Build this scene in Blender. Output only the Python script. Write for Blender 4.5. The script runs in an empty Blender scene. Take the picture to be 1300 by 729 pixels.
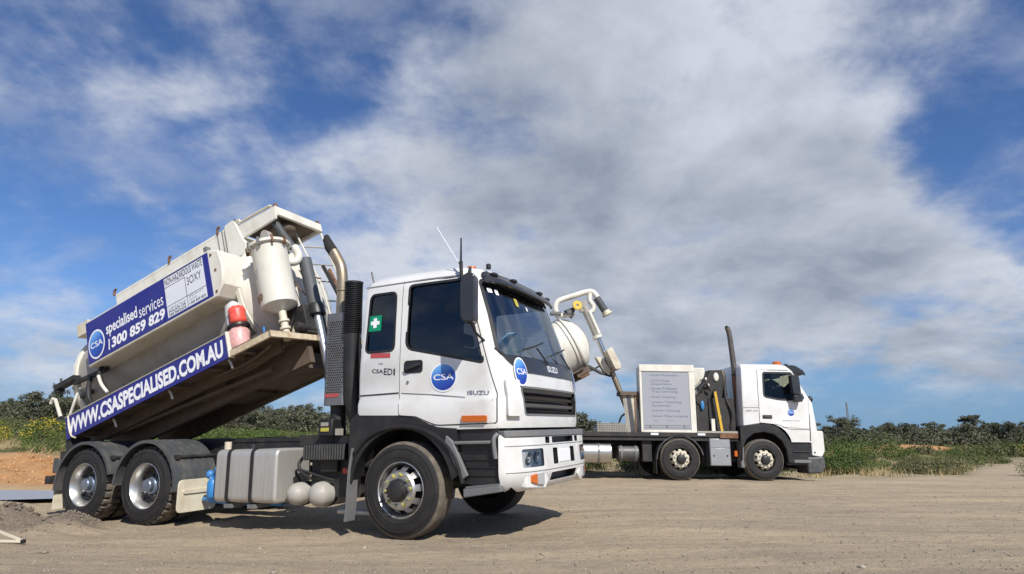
import bpy, bmesh, math, random
import numpy as np
from mathutils import Vector, Matrix, geometry
from mathutils import noise as mn
R = math.radians
PI = math.pi
random.seed(7)
np.random.seed(7)
S = bpy.context.scene
C = S.collection

# ------------------------------------------------------------------ camera
CAMZ = 1.0
cam = bpy.data.objects.new('camera', bpy.data.cameras.new('camera'))
C.objects.link(cam)
cam.location = (0, 0, CAMZ)
cam.rotation_euler = (R(90 + 13.923), 0, 0)
cam.data.sensor_width = 36
cam.data.lens = 800.4 / 1300 * 36
cam.data.clip_start = 0.1
cam.data.clip_end = 6000
S.camera = cam
PIT = R(13.923)


def pix_dir(px, py):
    u = (px - 650) / 800.4
    w = (364.5 - py) / 800.4
    return Vector((u, math.cos(PIT) - w * math.sin(PIT), math.sin(PIT) + w * math.cos(PIT))).normalized()


# ------------------------------------------------------------------ light
SUN_DIR = Vector((0.19, -0.396, 0.40)).normalized()      # towards the sun
sun_el = math.asin(SUN_DIR.z)
sun = bpy.data.objects.new('sun', bpy.data.lights.new('sun', 'SUN'))
C.objects.link(sun)
sun.rotation_euler = SUN_DIR.to_track_quat('Z', 'Y').to_euler()
sun.data.energy = 5.0
sun.data.angle = R(0.53)
sun.data.color = (1.0, 0.955, 0.88)
S.view_settings.view_transform = 'Standard'
S.view_settings.look = 'None'
S.view_settings.exposure = 0.03
S.view_settings.gamma = 1.0
S.view_settings.use_curve_mapping = False

world = bpy.data.worlds.new("World")
S.world = world
world.use_nodes = True
wt = world.node_tree
wt.nodes.clear()


def wn(t, **k):
    n = wt.nodes.new(t)
    for a, b in k.items():
        setattr(n, a, b)
    return n


def wl(a, b):
    wt.links.new(a, b)


def wmath(op, a, b=None, c=None, clamp=False):
    n = wn('ShaderNodeMath', operation=op)
    n.use_clamp = clamp
    for i, x in enumerate((a, b, c)):
        if x is None:
            continue
        if isinstance(x, (int, float)):
            n.inputs[i].default_value = x
        else:
            wl(x, n.inputs[i])
    return n.outputs[0]


def wrange(x, a, b, c=0.0, d=1.0, smooth=True):
    n = wn('ShaderNodeMapRange')
    n.interpolation_type = 'SMOOTHSTEP' if smooth else 'LINEAR'
    n.inputs[1].default_value = a
    n.inputs[2].default_value = b
    n.inputs[3].default_value = c
    n.inputs[4].default_value = d
    wl(x, n.inputs[0])
    return n.outputs[0]


sky = wn('ShaderNodeTexSky')
sky.sky_type = 'NISHITA'
sky.sun_disc = False
sky.sun_elevation = sun_el
sky.sun_rotation = math.atan2(SUN_DIR.x, SUN_DIR.y)
sky.air_density = 1.0
sky.dust_density = 0.0
sky.ozone_density = 2.5
tc = wn('ShaderNodeTexCoord')
sep = wn('ShaderNodeSeparateXYZ')
wl(tc.outputs['Generated'], sep.inputs[0])
zc = wmath('MAXIMUM', sep.outputs[2], 0.0)
den = wmath('ADD', zc, 0.32)
cx_ = wmath('DIVIDE', sep.outputs[0], den)
cy_ = wmath('DIVIDE', sep.outputs[1], den)
comb = wn('ShaderNodeCombineXYZ')
wl(cx_, comb.inputs[0])
wl(cy_, comb.inputs[1])


def wnoise(scale, detail, rough, dist=0.0, off=(0, 0, 0), sc=(1, 1, 1), vec=None):
    mp = wn('ShaderNodeMapping')
    mp.inputs[1].default_value = off
    mp.inputs[3].default_value = sc
    wl(vec or comb.outputs[0], mp.inputs[0])
    n = wn('ShaderNodeTexNoise')
    n.inputs['Scale'].default_value = scale
    n.inputs['Detail'].default_value = detail
    n.inputs['Roughness'].default_value = rough
    n.inputs['Distortion'].default_value = dist
    wl(mp.outputs[0], n.inputs['Vector'])
    return n.outputs[0]


def wblob(px, py, rx, amp):
    """A soft bank of cloud (or gap) in a fixed direction of the sky."""
    d = pix_dir(px, py)
    n = wn('ShaderNodeVectorMath', operation='DOT_PRODUCT')
    n.inputs[1].default_value = d
    wl(tc.outputs['Generated'], n.inputs[0])
    return wrange(n.outputs['Value'], math.cos(rx / 800.4 * 1.0), 1.0, 0.0, amp)


LIT = (0.10, -0.20, 0)       # small step towards the sun, used to find the lit side of each billow


def cloud_field(o):
    a = wnoise(1.45, 12.0, 0.56, 0.15, (3.1 + o[0] * 1.45, 1.7 + o[1] * 1.45, 0))
    b = wnoise(4.2, 10.0, 0.60, 0.12, (7.3 + o[0] * 4.2, 4.2 + o[1] * 4.2, 0))
    return wmath('ADD', wmath('MULTIPLY', a, 0.60), wmath('MULTIPLY', b, 0.40))


base_n = cloud_field((0, 0))
lit_n = cloud_field((0.035, -0.07))
BLOBS = [(800, 60, 430, .085), (930, 200, 330, .06), (600, 330, 260, .075), (1000, 400, 330, .095),
         (1240, 380, 190, .10), (40, 50, 170, .0), (135, 110, 130, -.05), (360, 290, 240, .035), (650, 420, 260, .06), (1150, 40, 200, .06),
         (230, 30, 150, .04), (30, 470, 130, .09), (470, 400, 150, .03), (150, 100, 90, .04), (520, 200, 90, .03),
         (1290, 190, 140, -.17), (170, 250, 170, -.07), (60, 330, 170, -.06), (380, 120, 130, -.06), (1180, 560, 330, -.06), (300, 60, 70, .03)]
bias = None
for b in BLOBS:
    w_ = wblob(*b)
    bias = w_ if bias is None else wmath('ADD', bias, w_)
dens = wmath('ADD', base_n, bias)
cover = wrange(dens, 0.465, 0.69)
wisp = wnoise(3.1, 12.0, 0.62, 0.25, (1.3, 9.7, 0), (0.9, 1.05, 1))
cover = wmath('ADD', cover, wrange(wisp, 0.42, 0.72, 0.0, 0.40), clamp=True)
# clouds thin out towards the horizon line where only blue-grey air is left
hz = wrange(sep.outputs[2], 0.015, 0.10)
cover = wmath('MULTIPLY', cover, hz)
cover = wmath('MULTIPLY', cover, 0.97)
# shade of the cloud body: bright rims and lit billows, grey cores
n3 = wnoise(2.3, 10.0, 0.58, 0.3, (12.3, 5.7, 0))
core = wrange(dens, 0.57, 0.78)
dark = wmath('ADD', wmath('MULTIPLY', core, 0.42), wmath('MULTIPLY', wrange(n3, 0.36, 0.66), 0.46))
relief = wmath('MULTIPLY', wmath('SUBTRACT', lit_n, base_n), 2.8)
dark = wmath('ADD', dark, relief)
for b in [(612, 262, 62, .26), (700, 160, 240, .26), (1080, 430, 260, .22), (1180, 340, 120, .10), (800, 240, 200, .06)]:
    dark = wmath('ADD', dark, wblob(*b))
for b in [(860, 40, 220, -.34), (1240, 330, 90, -.30), (560, 330, 160, -.20), (900, 330, 150, -.12)]:
    dark = wmath('ADD', dark, wblob(*b))
dark = wmath('MAXIMUM', wmath('MINIMUM', dark, 1.0), 0.0)
ccol = wn('ShaderNodeMix', data_type='RGBA')
wl(dark, ccol.inputs['Factor'])
ccol.inputs['A'].default_value = (0.63, 0.67, 0.75, 1)
ccol.inputs['B'].default_value = (0.285, 0.33, 0.41, 1)
bg1 = wn('ShaderNodeBackground')
bg1.inputs['Strength'].default_value = 0.11
tint = wn('ShaderNodeMix', data_type='RGBA', blend_type='MULTIPLY')
tint.inputs['Factor'].default_value = 1.0
tint.inputs['B'].default_value = (0.54, 0.72, 1.0, 1)
wl(sky.outputs[0], tint.inputs['A'])
low = wn('ShaderNodeMix', data_type='RGBA')
wl(wrange(sep.outputs[2], 0.0, 0.22, 0.85, 0.0), low.inputs['Factor'])
wl(tint.outputs['Result'], low.inputs['A'])
low.inputs['B'].default_value = (1.45, 2.75, 4.6, 1)
wl(low.outputs['Result'], bg1.inputs['Color'])
bg2 = wn('ShaderNodeBackground')
bg2.inputs['Strength'].default_value = 1.0
wl(ccol.outputs['Result'], bg2.inputs['Color'])
mx = wn('ShaderNodeMixShader')
wl(cover, mx.inputs[0])
wl(bg1.outputs[0], mx.inputs[1])
wl(bg2.outputs[0], mx.inputs[2])
wo = wn('ShaderNodeOutputWorld')
wl(mx.outputs[0], wo.inputs[0])

# ------------------------------------------------------------------ materials
MATS = {}


def mat(name, col, rough=0.5, metal=0.0, dirt=0.0, dirtcol=(0.24, 0.19, 0.13), dscale=3.0, bump=0.0, bscale=40.0,
        var=0.0, vscale=1.5, spec=0.5, coat=0.0, trans=0.0, stretch=(1, 1, 1), dlo=0.45, dhi=0.75):
    m = bpy.data.materials.new(name)
    m.use_nodes = True
    nt = m.node_tree
    p = nt.nodes['Principled BSDF']
    p.inputs['Roughness'].default_value = rough
    p.inputs['Metallic'].default_value = metal
    p.inputs['Specular IOR Level'].default_value = spec
    p.inputs['Coat Weight'].default_value = coat
    p.inputs['Base Color'].default_value = (*col, 1)
    tcn = nt.nodes.new('ShaderNodeTexCoord')
    mp = nt.nodes.new('ShaderNodeMapping')
    mp.inputs[3].default_value = stretch
    nt.links.new(tcn.outputs['Object'], mp.inputs[0])
    out = None

    def noise(sc, de=6, ro=0.6):
        n = nt.nodes.new('ShaderNodeTexNoise')
        n.inputs['Scale'].default_value = sc
        n.inputs['Detail'].default_value = de
        n.inputs['Roughness'].default_value = ro
        nt.links.new(mp.outputs[0], n.inputs['Vector'])
        return n.outputs[0]

    def rng(x, a, b, c, d):
        n = nt.nodes.new('ShaderNodeMapRange')
        n.inputs[1].default_value, n.inputs[2].default_value = a, b
        n.inputs[3].default_value, n.inputs[4].default_value = c, d
        nt.links.new(x, n.inputs[0])
        return n.outputs[0]

    if var:
        mixv = nt.nodes.new('ShaderNodeMix')
        mixv.data_type = 'RGBA'
        mixv.inputs['A'].default_value = (*[c * (1 - var) for c in col], 1)
        mixv.inputs['B'].default_value = (*[min(1, c * (1 + var)) for c in col], 1)
        nt.links.new(rng(noise(vscale), 0.3, 0.7, 0, 1), mixv.inputs['Factor'])
        out = mixv.outputs['Result']
    if dirt:
        mx = nt.nodes.new('ShaderNodeMix')
        mx.data_type = 'RGBA'
        fac = rng(noise(dscale, 9, 0.68), dlo, dhi, 0.02, dirt)
        nt.links.new(fac, mx.inputs['Factor'])
        if out:
            nt.links.new(out, mx.inputs['A'])
        else:
            mx.inputs['A'].default_value = (*col, 1)
        mx.inputs['B'].default_value = (*dirtcol, 1)
        out = mx.outputs['Result']
        nt.links.new(rng(fac, 0, 1, rough, min(1, rough + 0.4)), p.inputs['Roughness'])
    if out:
        nt.links.new(out, p.inputs['Base Color'])
    if bump:
        b = nt.nodes.new('ShaderNodeBump')
        b.inputs['Strength'].default_value = bump
        b.inputs['Distance'].default_value = 0.01
        nt.links.new(noise(bscale), b.inputs['Height'])
        nt.links.new(b.outputs[0], p.inputs['Normal'])
    MATS[name] = m
    return m


mat('white_paint', (0.74, 0.74, 0.72), 0.30, dirt=0.42, dirtcol=(0.42, 0.37, 0.29), dscale=2.2, coat=0.4)
mat('tank_white', (0.72, 0.70, 0.62), 0.42, dirt=0.5, dirtcol=(0.36, 0.29, 0.19), dscale=3.4, stretch=(1, 1, 0.4))
mat('cream_paint', (0.66, 0.61, 0.48), 0.5, dirt=0.55, dirtcol=(0.30, 0.20, 0.11), dscale=4.0)
mat('rusty_cream', (0.62, 0.53, 0.38), 0.6, dirt=0.9, dirtcol=(0.25, 0.13, 0.06), dscale=6.0)
mat('tank_grey', (0.36, 0.34, 0.30), 0.5, dirt=0.5, dirtcol=(0.2, 0.16, 0.11), dscale=3.0)
mat('brown_steel', (0.125, 0.092, 0.066), 0.7, dirt=0.7, dirtcol=(0.06, 0.045, 0.033), dscale=3.5, bump=.2)
mat('rust', (0.17, 0.085, 0.045), 0.8, var=0.5, vscale=9, bump=.4)
mat('black_plastic', (0.013, 0.0135, 0.015), 0.42, dirt=0.2, dirtcol=(0.13, 0.11, 0.09), dscale=4.0)
mat('black_gloss', (0.03, 0.032, 0.038), 0.22, dirt=0.2, dirtcol=(0.1, 0.09, 0.08), dscale=4)
mat('grey_plastic', (0.15, 0.155, 0.16), 0.55, dirt=0.5, dirtcol=(0.24, 0.21, 0.17), dscale=5.0)
mat('guard_plastic', (0.06, 0.066, 0.07), 0.36, dirt=0.6, dirtcol=(0.17, 0.15, 0.12), dscale=5.0, bump=.2)
mat('black_steel', (0.018, 0.018, 0.019), 0.6, dirt=0.5, dirtcol=(0.09, 0.075, 0.055), dscale=5.0, bump=.2)
mat('rubber', (0.011, 0.011, 0.012), 0.7, dirt=0.2, dirtcol=(0.115, 0.09, 0.065), dscale=5.0)
mat('dusty_rubber', (0.10, 0.085, 0.068), 0.9, dirt=0.8, dirtcol=(0.24, 0.2, 0.15), dscale=7.0)
mat('chrome', (0.55, 0.55, 0.56), 0.24, metal=1.0, dirt=0.25, dirtcol=(0.3, 0.25, 0.2), dscale=5)
mat('alloy', (0.58, 0.58, 0.57), 0.33, metal=0.9, dirt=0.45, dirtcol=(0.30, 0.26, 0.2), dscale=6)
mat('silver_tank', (0.56, 0.545, 0.51), 0.42, metal=0.55, dirt=0.65, dirtcol=(0.33, 0.285, 0.21), dscale=2.2, stretch=(6, 6, .6))
mat('exhaust_steel', (0.38, 0.31, 0.22), 0.42, metal=0.75, dirt=0.5, dirtcol=(0.14, 0.10, 0.07), dscale=6)
mat('soot', (0.02, 0.018, 0.017), 0.9)
mat('heat_shield', (0.20, 0.205, 0.215), 0.42, metal=0.45, dirt=0.5, dirtcol=(0.07, 0.06, 0.05), dscale=4)
mat('ram_grey', (0.075, 0.085, 0.095), 0.6, metal=0.0, dirt=0.3, dscale=5)
mat('hose_grey', (0.05, 0.058, 0.065), 0.55, dirt=0.3, dscale=6)
mat('banner_blue', (0.014, 0.017, 0.205), 0.42, dirt=0.16, dirtcol=(0.2, 0.2, 0.3), dscale=2)
mat('sign_white', (0.70, 0.73, 0.78), 0.5, dirt=0.15, dirtcol=(0.4, 0.38, 0.36))
mat('print_white', (0.80, 0.81, 0.83), 0.5)
mat('print_dark', (0.03, 0.035, 0.06), 0.5)
mat('print_grey', (0.16, 0.18, 0.24), 0.5)
mat('badge_metal', (0.68, 0.70, 0.72), 0.4)
mat('air_tank_grey', (0.40, 0.385, 0.35), 0.48, dirt=0.5, dscale=6)
mat('door_gap', (0.03, 0.03, 0.032), 0.8)
mat('orange_lens', (0.55, 0.12, 0.012), 0.25, coat=0.5)
mat('red_lens', (0.5, 0.03, 0.02), 0.3, coat=0.5)
mat('clear_lens', (0.42, 0.43, 0.44), 0.2, metal=0.1, coat=0.8)
mat('yellow_plastic', (0.48, 0.43, 0.07), 0.5)
mat('yellow_paint', (0.72, 0.44, 0.03), 0.5, dirt=.3, dscale=6)
mat('blue_paint', (0.03, 0.21, 0.52), 0.4, dirt=.35, dscale=8)
mat('green_sign', (0.0, 0.24, 0.12), 0.5)
mat('red_print', (0.42, 0.07, 0.07), 0.5)
mat('red_sleeve', (0.75, 0.09, 0.06), 0.4, var=.4, vscale=14, bump=.6, bscale=18)
mat('pink_sleeve', (0.66, 0.36, 0.34), 0.4, var=.3, vscale=14, bump=.6, bscale=18)
mat('plastic_wrap', (0.55, 0.55, 0.55), 0.3, bump=.6, bscale=16)
mat('seat_cloth', (0.10, 0.10, 0.12), 0.9)
mat('cab_trim', (0.15, 0.15, 0.155), 0.8)
mat('paper_blue', (0.25, 0.5, 0.75), 0.6)
mat('soft_white', (0.6, 0.6, 0.6), 0.7)
mat('cab_dark', (0.02, 0.02, 0.022), 0.8)
mat('whip_white', (0.75, 0.75, 0.75), 0.5)


def glass(name, tintc, refl=1.45, extra=0.0):
    m = bpy.data.materials.new(name)
    m.use_nodes = True
    nt = m.node_tree
    nt.nodes.clear()
    o = nt.nodes.new('ShaderNodeOutputMaterial')
    tr = nt.nodes.new('ShaderNodeBsdfTransparent')
    tr.inputs[0].default_value = (*tintc, 1)
    gl = nt.nodes.new('ShaderNodeBsdfGlossy')
    gl.inputs['Roughness'].default_value = 0.03
    gl.inputs[0].default_value = (.9, .95, 1, 1)
    fr = nt.nodes.new('ShaderNodeFresnel')
    fr.inputs[0].default_value = refl
    ad = nt.nodes.new('ShaderNodeMath')
    ad.operation = 'ADD'
    ad.use_clamp = True
    ad.inputs[1].default_value = extra
    nt.links.new(fr.outputs[0], ad.inputs[0])
    mx = nt.nodes.new('ShaderNodeMixShader')
    nt.links.new(ad.outputs[0], mx.inputs[0])
    nt.links.new(tr.outputs[0], mx.inputs[1])
    nt.links.new(gl.outputs[0], mx.inputs[2])
    nt.links.new(mx.outputs[0], o.inputs[0])
    MATS[name] = m


glass('side_glass', (0.26, 0.26, 0.27), 1.45, 0.03)
glass('screen_glass', (0.66, 0.76, 0.78), 1.5, 0.12)
glass('pale_glass', (0.84, 0.92, 0.92), 1.4, 0.0)


def mat_globe():
    m = mat('logo_blue', (0.03, 0.12, 0.5), 0.4)
    nt = m.node_tree
    p = nt.nodes['Principled BSDF']
    t = nt.nodes.new('ShaderNodeAttribute')
    t.attribute_name = 'disc'
    s = nt.nodes.new('ShaderNodeSeparateXYZ')
    nt.links.new(t.outputs['Vector'], s.inputs[0])
    cr = nt.nodes.new('ShaderNodeValToRGB')
    cr.color_ramp.elements[0].position = 0.0
    cr.color_ramp.elements[0].color = (0.012, 0.035, 0.28, 1)
    cr.color_ramp.elements[1].position = 1.0
    cr.color_ramp.elements[1].color = (0.16, 0.42, 0.80, 1)
    e = cr.color_ramp.elements.new(0.55)
    e.color = (0.03, 0.11, 0.48, 1)
    nt.links.new(s.outputs[1], cr.inputs[0])
    nt.links.new(cr.outputs[0], p.inputs['Base Color'])


mat_globe()


# ------------------------------------------------------------------ mesh helpers
class MB:
    def __init__(self):
        self.v, self.f, self.m = [], [], []

    def add(self, vs, fs, mi=0):
        b = len(self.v)
        self.v += [tuple(p) for p in vs]
        self.f += [tuple(i + b for i in f) for f in fs]
        self.m += [mi] * len(fs)
        return self

    def box(self, x0, x1, y0, y1, z0, z1, mi=0, M=None):
        vs = [(x0, y0, z0), (x1, y0, z0), (x1, y1, z0), (x0, y1, z0), (x0, y0, z1), (x1, y0, z1), (x1, y1, z1), (x0, y1, z1)]
        if M is not None:
            vs = [tuple(M @ Vector(p)) for p in vs]
        return self.add(vs, [(0, 3, 2, 1), (4, 5, 6, 7), (0, 1, 5, 4), (1, 2, 6, 5), (2, 3, 7, 6), (3, 0, 4, 7)], mi)

    def beam(self, p0, p1, w, h, mi=0, up=(0, 0, 1)):
        """box section bar from p0 to p1: w sideways, h along up"""
        p0, p1 = Vector(p0), Vector(p1)
        d = (p1 - p0).normalized()
        a = d.cross(Vector(up))
        if a.length < 1e-4:
            a = d.cross(Vector((0, 1, 0)))
        a.normalize()
        b = a.cross(d)
        vs = []
        for p in (p0, p1):
            for s, t in ((-1, -1), (1, -1), (1, 1), (-1, 1)):
                vs.append(p + a * s * w / 2 + b * t * h / 2)
        return self.add(vs, [(0, 1, 2, 3), (7, 6, 5, 4), (0, 4, 5, 1), (1, 5, 6, 2), (2, 6, 7, 3), (3, 7, 4, 0)], mi)

    def ring(self, c, a, b, r, n):
        return [c + (a * math.cos(2 * PI * i / n) + b * math.sin(2 * PI * i / n)) * r for i in range(n)]

    def tube(self, pts, r, n=10, mi=0, caps=True, smooth=0):
        P = [Vector(p) for p in pts]
        if smooth:
            P = catmull(P, smooth)
        rs = r if isinstance(r, (list, tuple)) else [r] * len(P)
        if len(rs) != len(P):
            rs = [rs[0] + (rs[-1] - rs[0]) * i / (len(P) - 1) for i in range(len(P))]
        vs, fs = [], []
        t = (P[1] - P[0]).normalized()
        a = t.orthogonal().normalized()
        for i, p in enumerate(P):
            if i == 0:
                t = (P[1] - P[0])
            elif i == len(P) - 1:
                t = P[-1] - P[-2]
            else:
                t = (P[i + 1] - P[i]).normalized() + (P[i] - P[i - 1]).normalized()
            t.normalize()
            a = (a - t * a.dot(t)).normalized()
            b = t.cross(a)
            vs += self.ring(p, a, b, rs[i], n)
        k = len(P)
        for i in range(k - 1):
            for j in range(n):
                fs.append((i * n + j, i * n + (j + 1) % n, (i + 1) * n + (j + 1) % n, (i + 1) * n + j))
        if caps:
            fs.append(tuple(range(n))[::-1])
            fs.append(tuple((k - 1) * n + j for j in range(n)))
        return self.add(vs, fs, mi)

    def cyl(self, p0, p1, r0, r1=None, n=20, mi=0, caps=True):
        return self.tube([p0, p1], [r0, r0 if r1 is None else r1], n, mi, caps)

    def lathe(self, prof, o=(0, 0, 0), axis=(0, 1, 0), n=32, mi=0, a0=0.0, a1=2 * PI, skip=None, rmod=None, ref=None):
        """prof: list of (radius, distance along axis)"""
        o, ax = Vector(o), Vector(axis).normalized()
        a = Vector(ref) if ref else ax.orthogonal().normalized()
        a = (a - ax * a.dot(ax)).normalized()
        b = ax.cross(a)
        full = abs(a1 - a0 - 2 * PI) < 1e-6
        k = n if full else n + 1
        vs, fs = [], []
        for i, (r, t) in enumerate(prof):
            for j in range(k):
                an = a0 + (a1 - a0) * j / n
                rr = r if rmod is None else rmod(i, j, r)
                vs.append(o + ax * t + (a * math.cos(an) + b * math.sin(an)) * rr)
        for i in range(len(prof) - 1):
            for j in range(n):
                if skip and skip(i, j):
                    continue
                j2 = (j + 1) % k if full else j + 1
                fs.append((i * k + j, i * k + j2, (i + 1) * k + j2, (i + 1) * k + j))
        return self.add(vs, fs, mi)

    def prism(self, poly, y0, y1, mi=0, f=None):
        """poly in (x, z), extruded in y"""
        n = len(poly)
        f = f or (lambda x, z, y: (x, y, z))
        vs = [f(x, z, y0) for x, z in poly] + [f(x, z, y1) for x, z in poly]
        fs = [tuple(range(n)), tuple(range(2 * n - 1, n - 1, -1))]
        fs += [((i + 1) % n, i, i + n, (i + 1) % n + n) for i in range(n)]
        return self.add(vs, fs, mi)

    def ellipsoid(self, c, r, n=16, k=10, mi=0, M=None):
        c = Vector(c)
        vs, fs = [], []
        for i in range(k + 1):
            th = PI * i / k
            for j in range(n):
                ph = 2 * PI * j / n
                p = Vector((r[0] * math.sin(th) * math.cos(ph), r[1] * math.sin(th) * math.sin(ph), r[2] * math.cos(th)))
                if M is not None:
                    p = M @ p
                vs.append(c + p)
        for i in range(k):
            for j in range(n):
                fs.append((i * n + j, i * n + (j + 1) % n, (i + 1) * n + (j + 1) % n, (i + 1) * n + j))
        return self.add(vs, fs, mi)

    def mesh(self, name, mats, angle=35):
        me = bpy.data.meshes.new(name)
        me.from_pydata(self.v, [], self.f)
        for m in (mats if isinstance(mats, (list, tuple)) else [mats]):
            me.materials.append(MATS[m] if isinstance(m, str) else m)
        me.polygons.foreach_set('material_index', self.m)
        bm = bmesh.new()
        bm.from_mesh(me)
        bmesh.ops.remove_doubles(bm, verts=bm.verts, dist=1e-5)
        bmesh.ops.recalc_face_normals(bm, faces=bm.faces)
        bm.to_mesh(me)
        bm.free()
        shade(me, angle)
        return me

    def build(self, name, mats, parent=None, M=None, bevel=0.0, angle=35, seg=2):
        return link(name, self.mesh(name, mats, angle), parent, M, bevel, seg)


def shade(me, angle=35):
    me.polygons.foreach_set('use_smooth', [True] * len(me.polygons))
    me.set_sharp_from_angle(angle=R(angle))
    me.update()


def link(name, me, parent=None, M=None, bevel=0.0, seg=2):
    o = bpy.data.objects.new(name, me)
    C.objects.link(o)
    if parent is not None:
        o.parent = parent
    if M is not None:
        o.matrix_local = M
    if bevel:
        b = o.modifiers.new('bevel', 'BEVEL')
        b.width = bevel
        b.segments = seg
        b.limit_method = 'ANGLE'
        b.angle_limit = R(40)
        b.harden_normals = False
    return o


def catmull(P, k):
    out = []
    n = len(P)
    for i in range(n - 1):
        p0 = P[max(i - 1, 0)]
        p1, p2 = P[i], P[i + 1]
        p3 = P[min(i + 2, n - 1)]
        for j in range(k):
            t = j / k
            out.append(0.5 * ((2 * p1) + (p2 - p0) * t + (2 * p0 - 5 * p1 + 4 * p2 - p3) * t * t + (3 * p1 - p0 - 3 * p2 + p3) * t ** 3))
    out.append(P[-1])
    return out


def tag(o, label=None, cat=None, group=None, kind=None):
    for k, v in (('label', label), ('category', cat), ('group', group), ('kind', kind)):
        if v:
            o[k] = v
    return o


def empty(name, M=None, parent=None):
    o = bpy.data.objects.new(name, None)
    C.objects.link(o)
    o.empty_display_size = 0.3
    if parent is not None:
        o.parent = parent
    if M is not None:
        if parent is not None:
            o.matrix_local = M
        else:
            o.matrix_world = M
    return o


def rounded(poly, r, k=5):
    """round the corners of a 2-D polygon"""
    out = []
    n = len(poly)
    rs = r if isinstance(r, (list, tuple)) else [r] * n
    for i in range(n):
        p0, p, p1 = Vector(poly[i - 1]), Vector(poly[i]), Vector(poly[(i + 1) % n])
        d0, d1 = (p0 - p), (p1 - p)
        rr = min(rs[i], d0.length * 0.49, d1.length * 0.49)
        if rr < 1e-4:
            out.append((p.x, p.y))
            continue
        a, b = p + d0.normalized() * rr, p + d1.normalized() * rr
        for j in range(k + 1):
            t = j / k
            q = a * (1 - t) ** 2 + p * 2 * t * (1 - t) + b * t * t
            out.append((q.x, q.y))
    return out


def rect(x0, x1, z0, z1):
    return [(x0, z0), (x1, z0), (x1, z1), (x0, z1)]


def drape(poly, func, thick=0.0, holes=(), cutx=(), cutz=(), mi=0):
    """flat polygon (u, v), cut into strips and laid on a curved skin func(u, v, offset) -> xyz"""
    bm = bmesh.new()
    es = []
    for loop in [poly] + list(holes):
        vs = [bm.verts.new((a, b, 0)) for a, b in loop]
        es += [bm.edges.new((vs[i], vs[(i + 1) % len(vs)])) for i in range(len(vs))]
    bmesh.ops.triangle_fill(bm, edges=es, use_beauty=True, use_dissolve=False)
    for z in cutz:
        bmesh.ops.bisect_plane(bm, geom=bm.verts[:] + bm.edges[:] + bm.faces[:], plane_co=(0, z, 0), plane_no=(0, 1, 0))
    for x in cutx:
        bmesh.ops.bisect_plane(bm, geom=bm.verts[:] + bm.edges[:] + bm.faces[:], plane_co=(x, 0, 0), plane_no=(1, 0, 0))
    bm.verts.index_update()
    V = [(v.co.x, v.co.y) for v in bm.verts]
    F = [tuple(v.index for v in f.verts) for f in bm.faces]
    bedge = [(e.verts[0].index, e.verts[1].index) for e in bm.edges if e.is_boundary]
    bm.free()
    mb = MB()
    n = len(V)
    if thick:
        mb.add([func(a, b, thick) for a, b in V] + [func(a, b, 0) for a, b in V],
               F + [tuple(i + n for i in f[::-1]) for f in F] + [(a, b, b + n, a + n) for a, b in bedge], mi)
    else:
        mb.add([func(a, b, 0) for a, b in V], F, mi)
    return mb


def text_mb(s, box, func, shear=0.0, bold=0.0, mi=0, fit=True, size=None):
    """text laid over a surface; box = (u0, u1, v0, v1)"""
    cu = bpy.data.curves.new('t', 'FONT')
    cu.body = s
    cu.size = 1
    cu.shear = shear
    cu.offset = bold
    cu.resolution_u = 3
    cu.fill_mode = 'FRONT' if hasattr(cu, 'fill_mode') else 'BOTH'
    o = bpy.data.objects.new('t', cu)
    C.objects.link(o)
    dg = bpy.context.evaluated_depsgraph_get()
    me = bpy.data.meshes.new_from_object(o.evaluated_get(dg))
    V = [(v.co.x, v.co.y) for v in me.vertices]
    F = [tuple(p.vertices) for p in me.polygons]
    bpy.data.objects.remove(o)
    bpy.data.curves.remove(cu)
    bpy.data.meshes.remove(me)
    x0, x1 = min(a for a, b in V), max(a for a, b in V)
    y0, y1 = min(b for a, b in V), max(b for a, b in V)
    u0, u1, v0, v1 = box
    mb = MB()
    mb.add([func(u0 + (a - x0) / (x1 - x0) * (u1 - u0), v0 + (b - y0) / (y1 - y0) * (v1 - v0), 0) for a, b in V], F, mi)
    return mb


def flat_y(y):
    return lambda u, v, t: (u, y - t, v)


def disc_logo(cu, cv, ru, rv, func, parent, M=None, name='emblem', text='CSA', ring=True):
    """round blue globe emblem with white ring and lettering, laid on a surface"""
    n = 40

    def ell(a, b):
        return [(cu + a * math.cos(2 * PI * i / n), cv + b * math.sin(2 * PI * i / n)) for i in range(n)]
    o = None
    if ring:
        mb = drape(ell(ru * 1.14, rv * 1.14), lambda u, v, t: func(u, v, 0.002 + t), cutx=[cu - ru * .5, cu, cu + ru * .5], cutz=[cv - rv * .5, cv, cv + rv * .5])
        o = mb.build(name, 'print_white', parent, M)
    k = 12
    vs, fs, att = [], [], []
    for i in range(k + 1):
        for j in range(n):
            a = 2 * PI * j / n
            r = i / k
            vs.append(func(cu + ru * r * math.cos(a), cv + rv * r * math.sin(a), 0.004))
            att.append((0.5 + .5 * r * math.cos(a), 0.5 + .5 * r * math.sin(a - 0.35), 0))
    for i in range(k):
        for j in range(n):
            fs.append((i * n + j, i * n + (j + 1) % n, (i + 1) * n + (j + 1) % n, (i + 1) * n + j))
    me = bpy.data.meshes.new('emblem_disc')
    me.from_pydata(vs, [], fs)
    at = me.attributes.new('disc', 'FLOAT_VECTOR', 'POINT')
    at.data.foreach_set('vector', [c for a in att for c in a])
    me.materials.append(MATS['logo_blue'])
    d = link('emblem_disc' if o else name, me, parent, M)
    if text:
        t = text_mb(text, (cu - ru * .82, cu + ru * .86, cv - rv * .22, cv + rv * .24), lambda u, v, t: func(u, v, 0.006), bold=0.012)
        t.build('lettering', 'print_white', parent, M)
    return o or d


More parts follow.
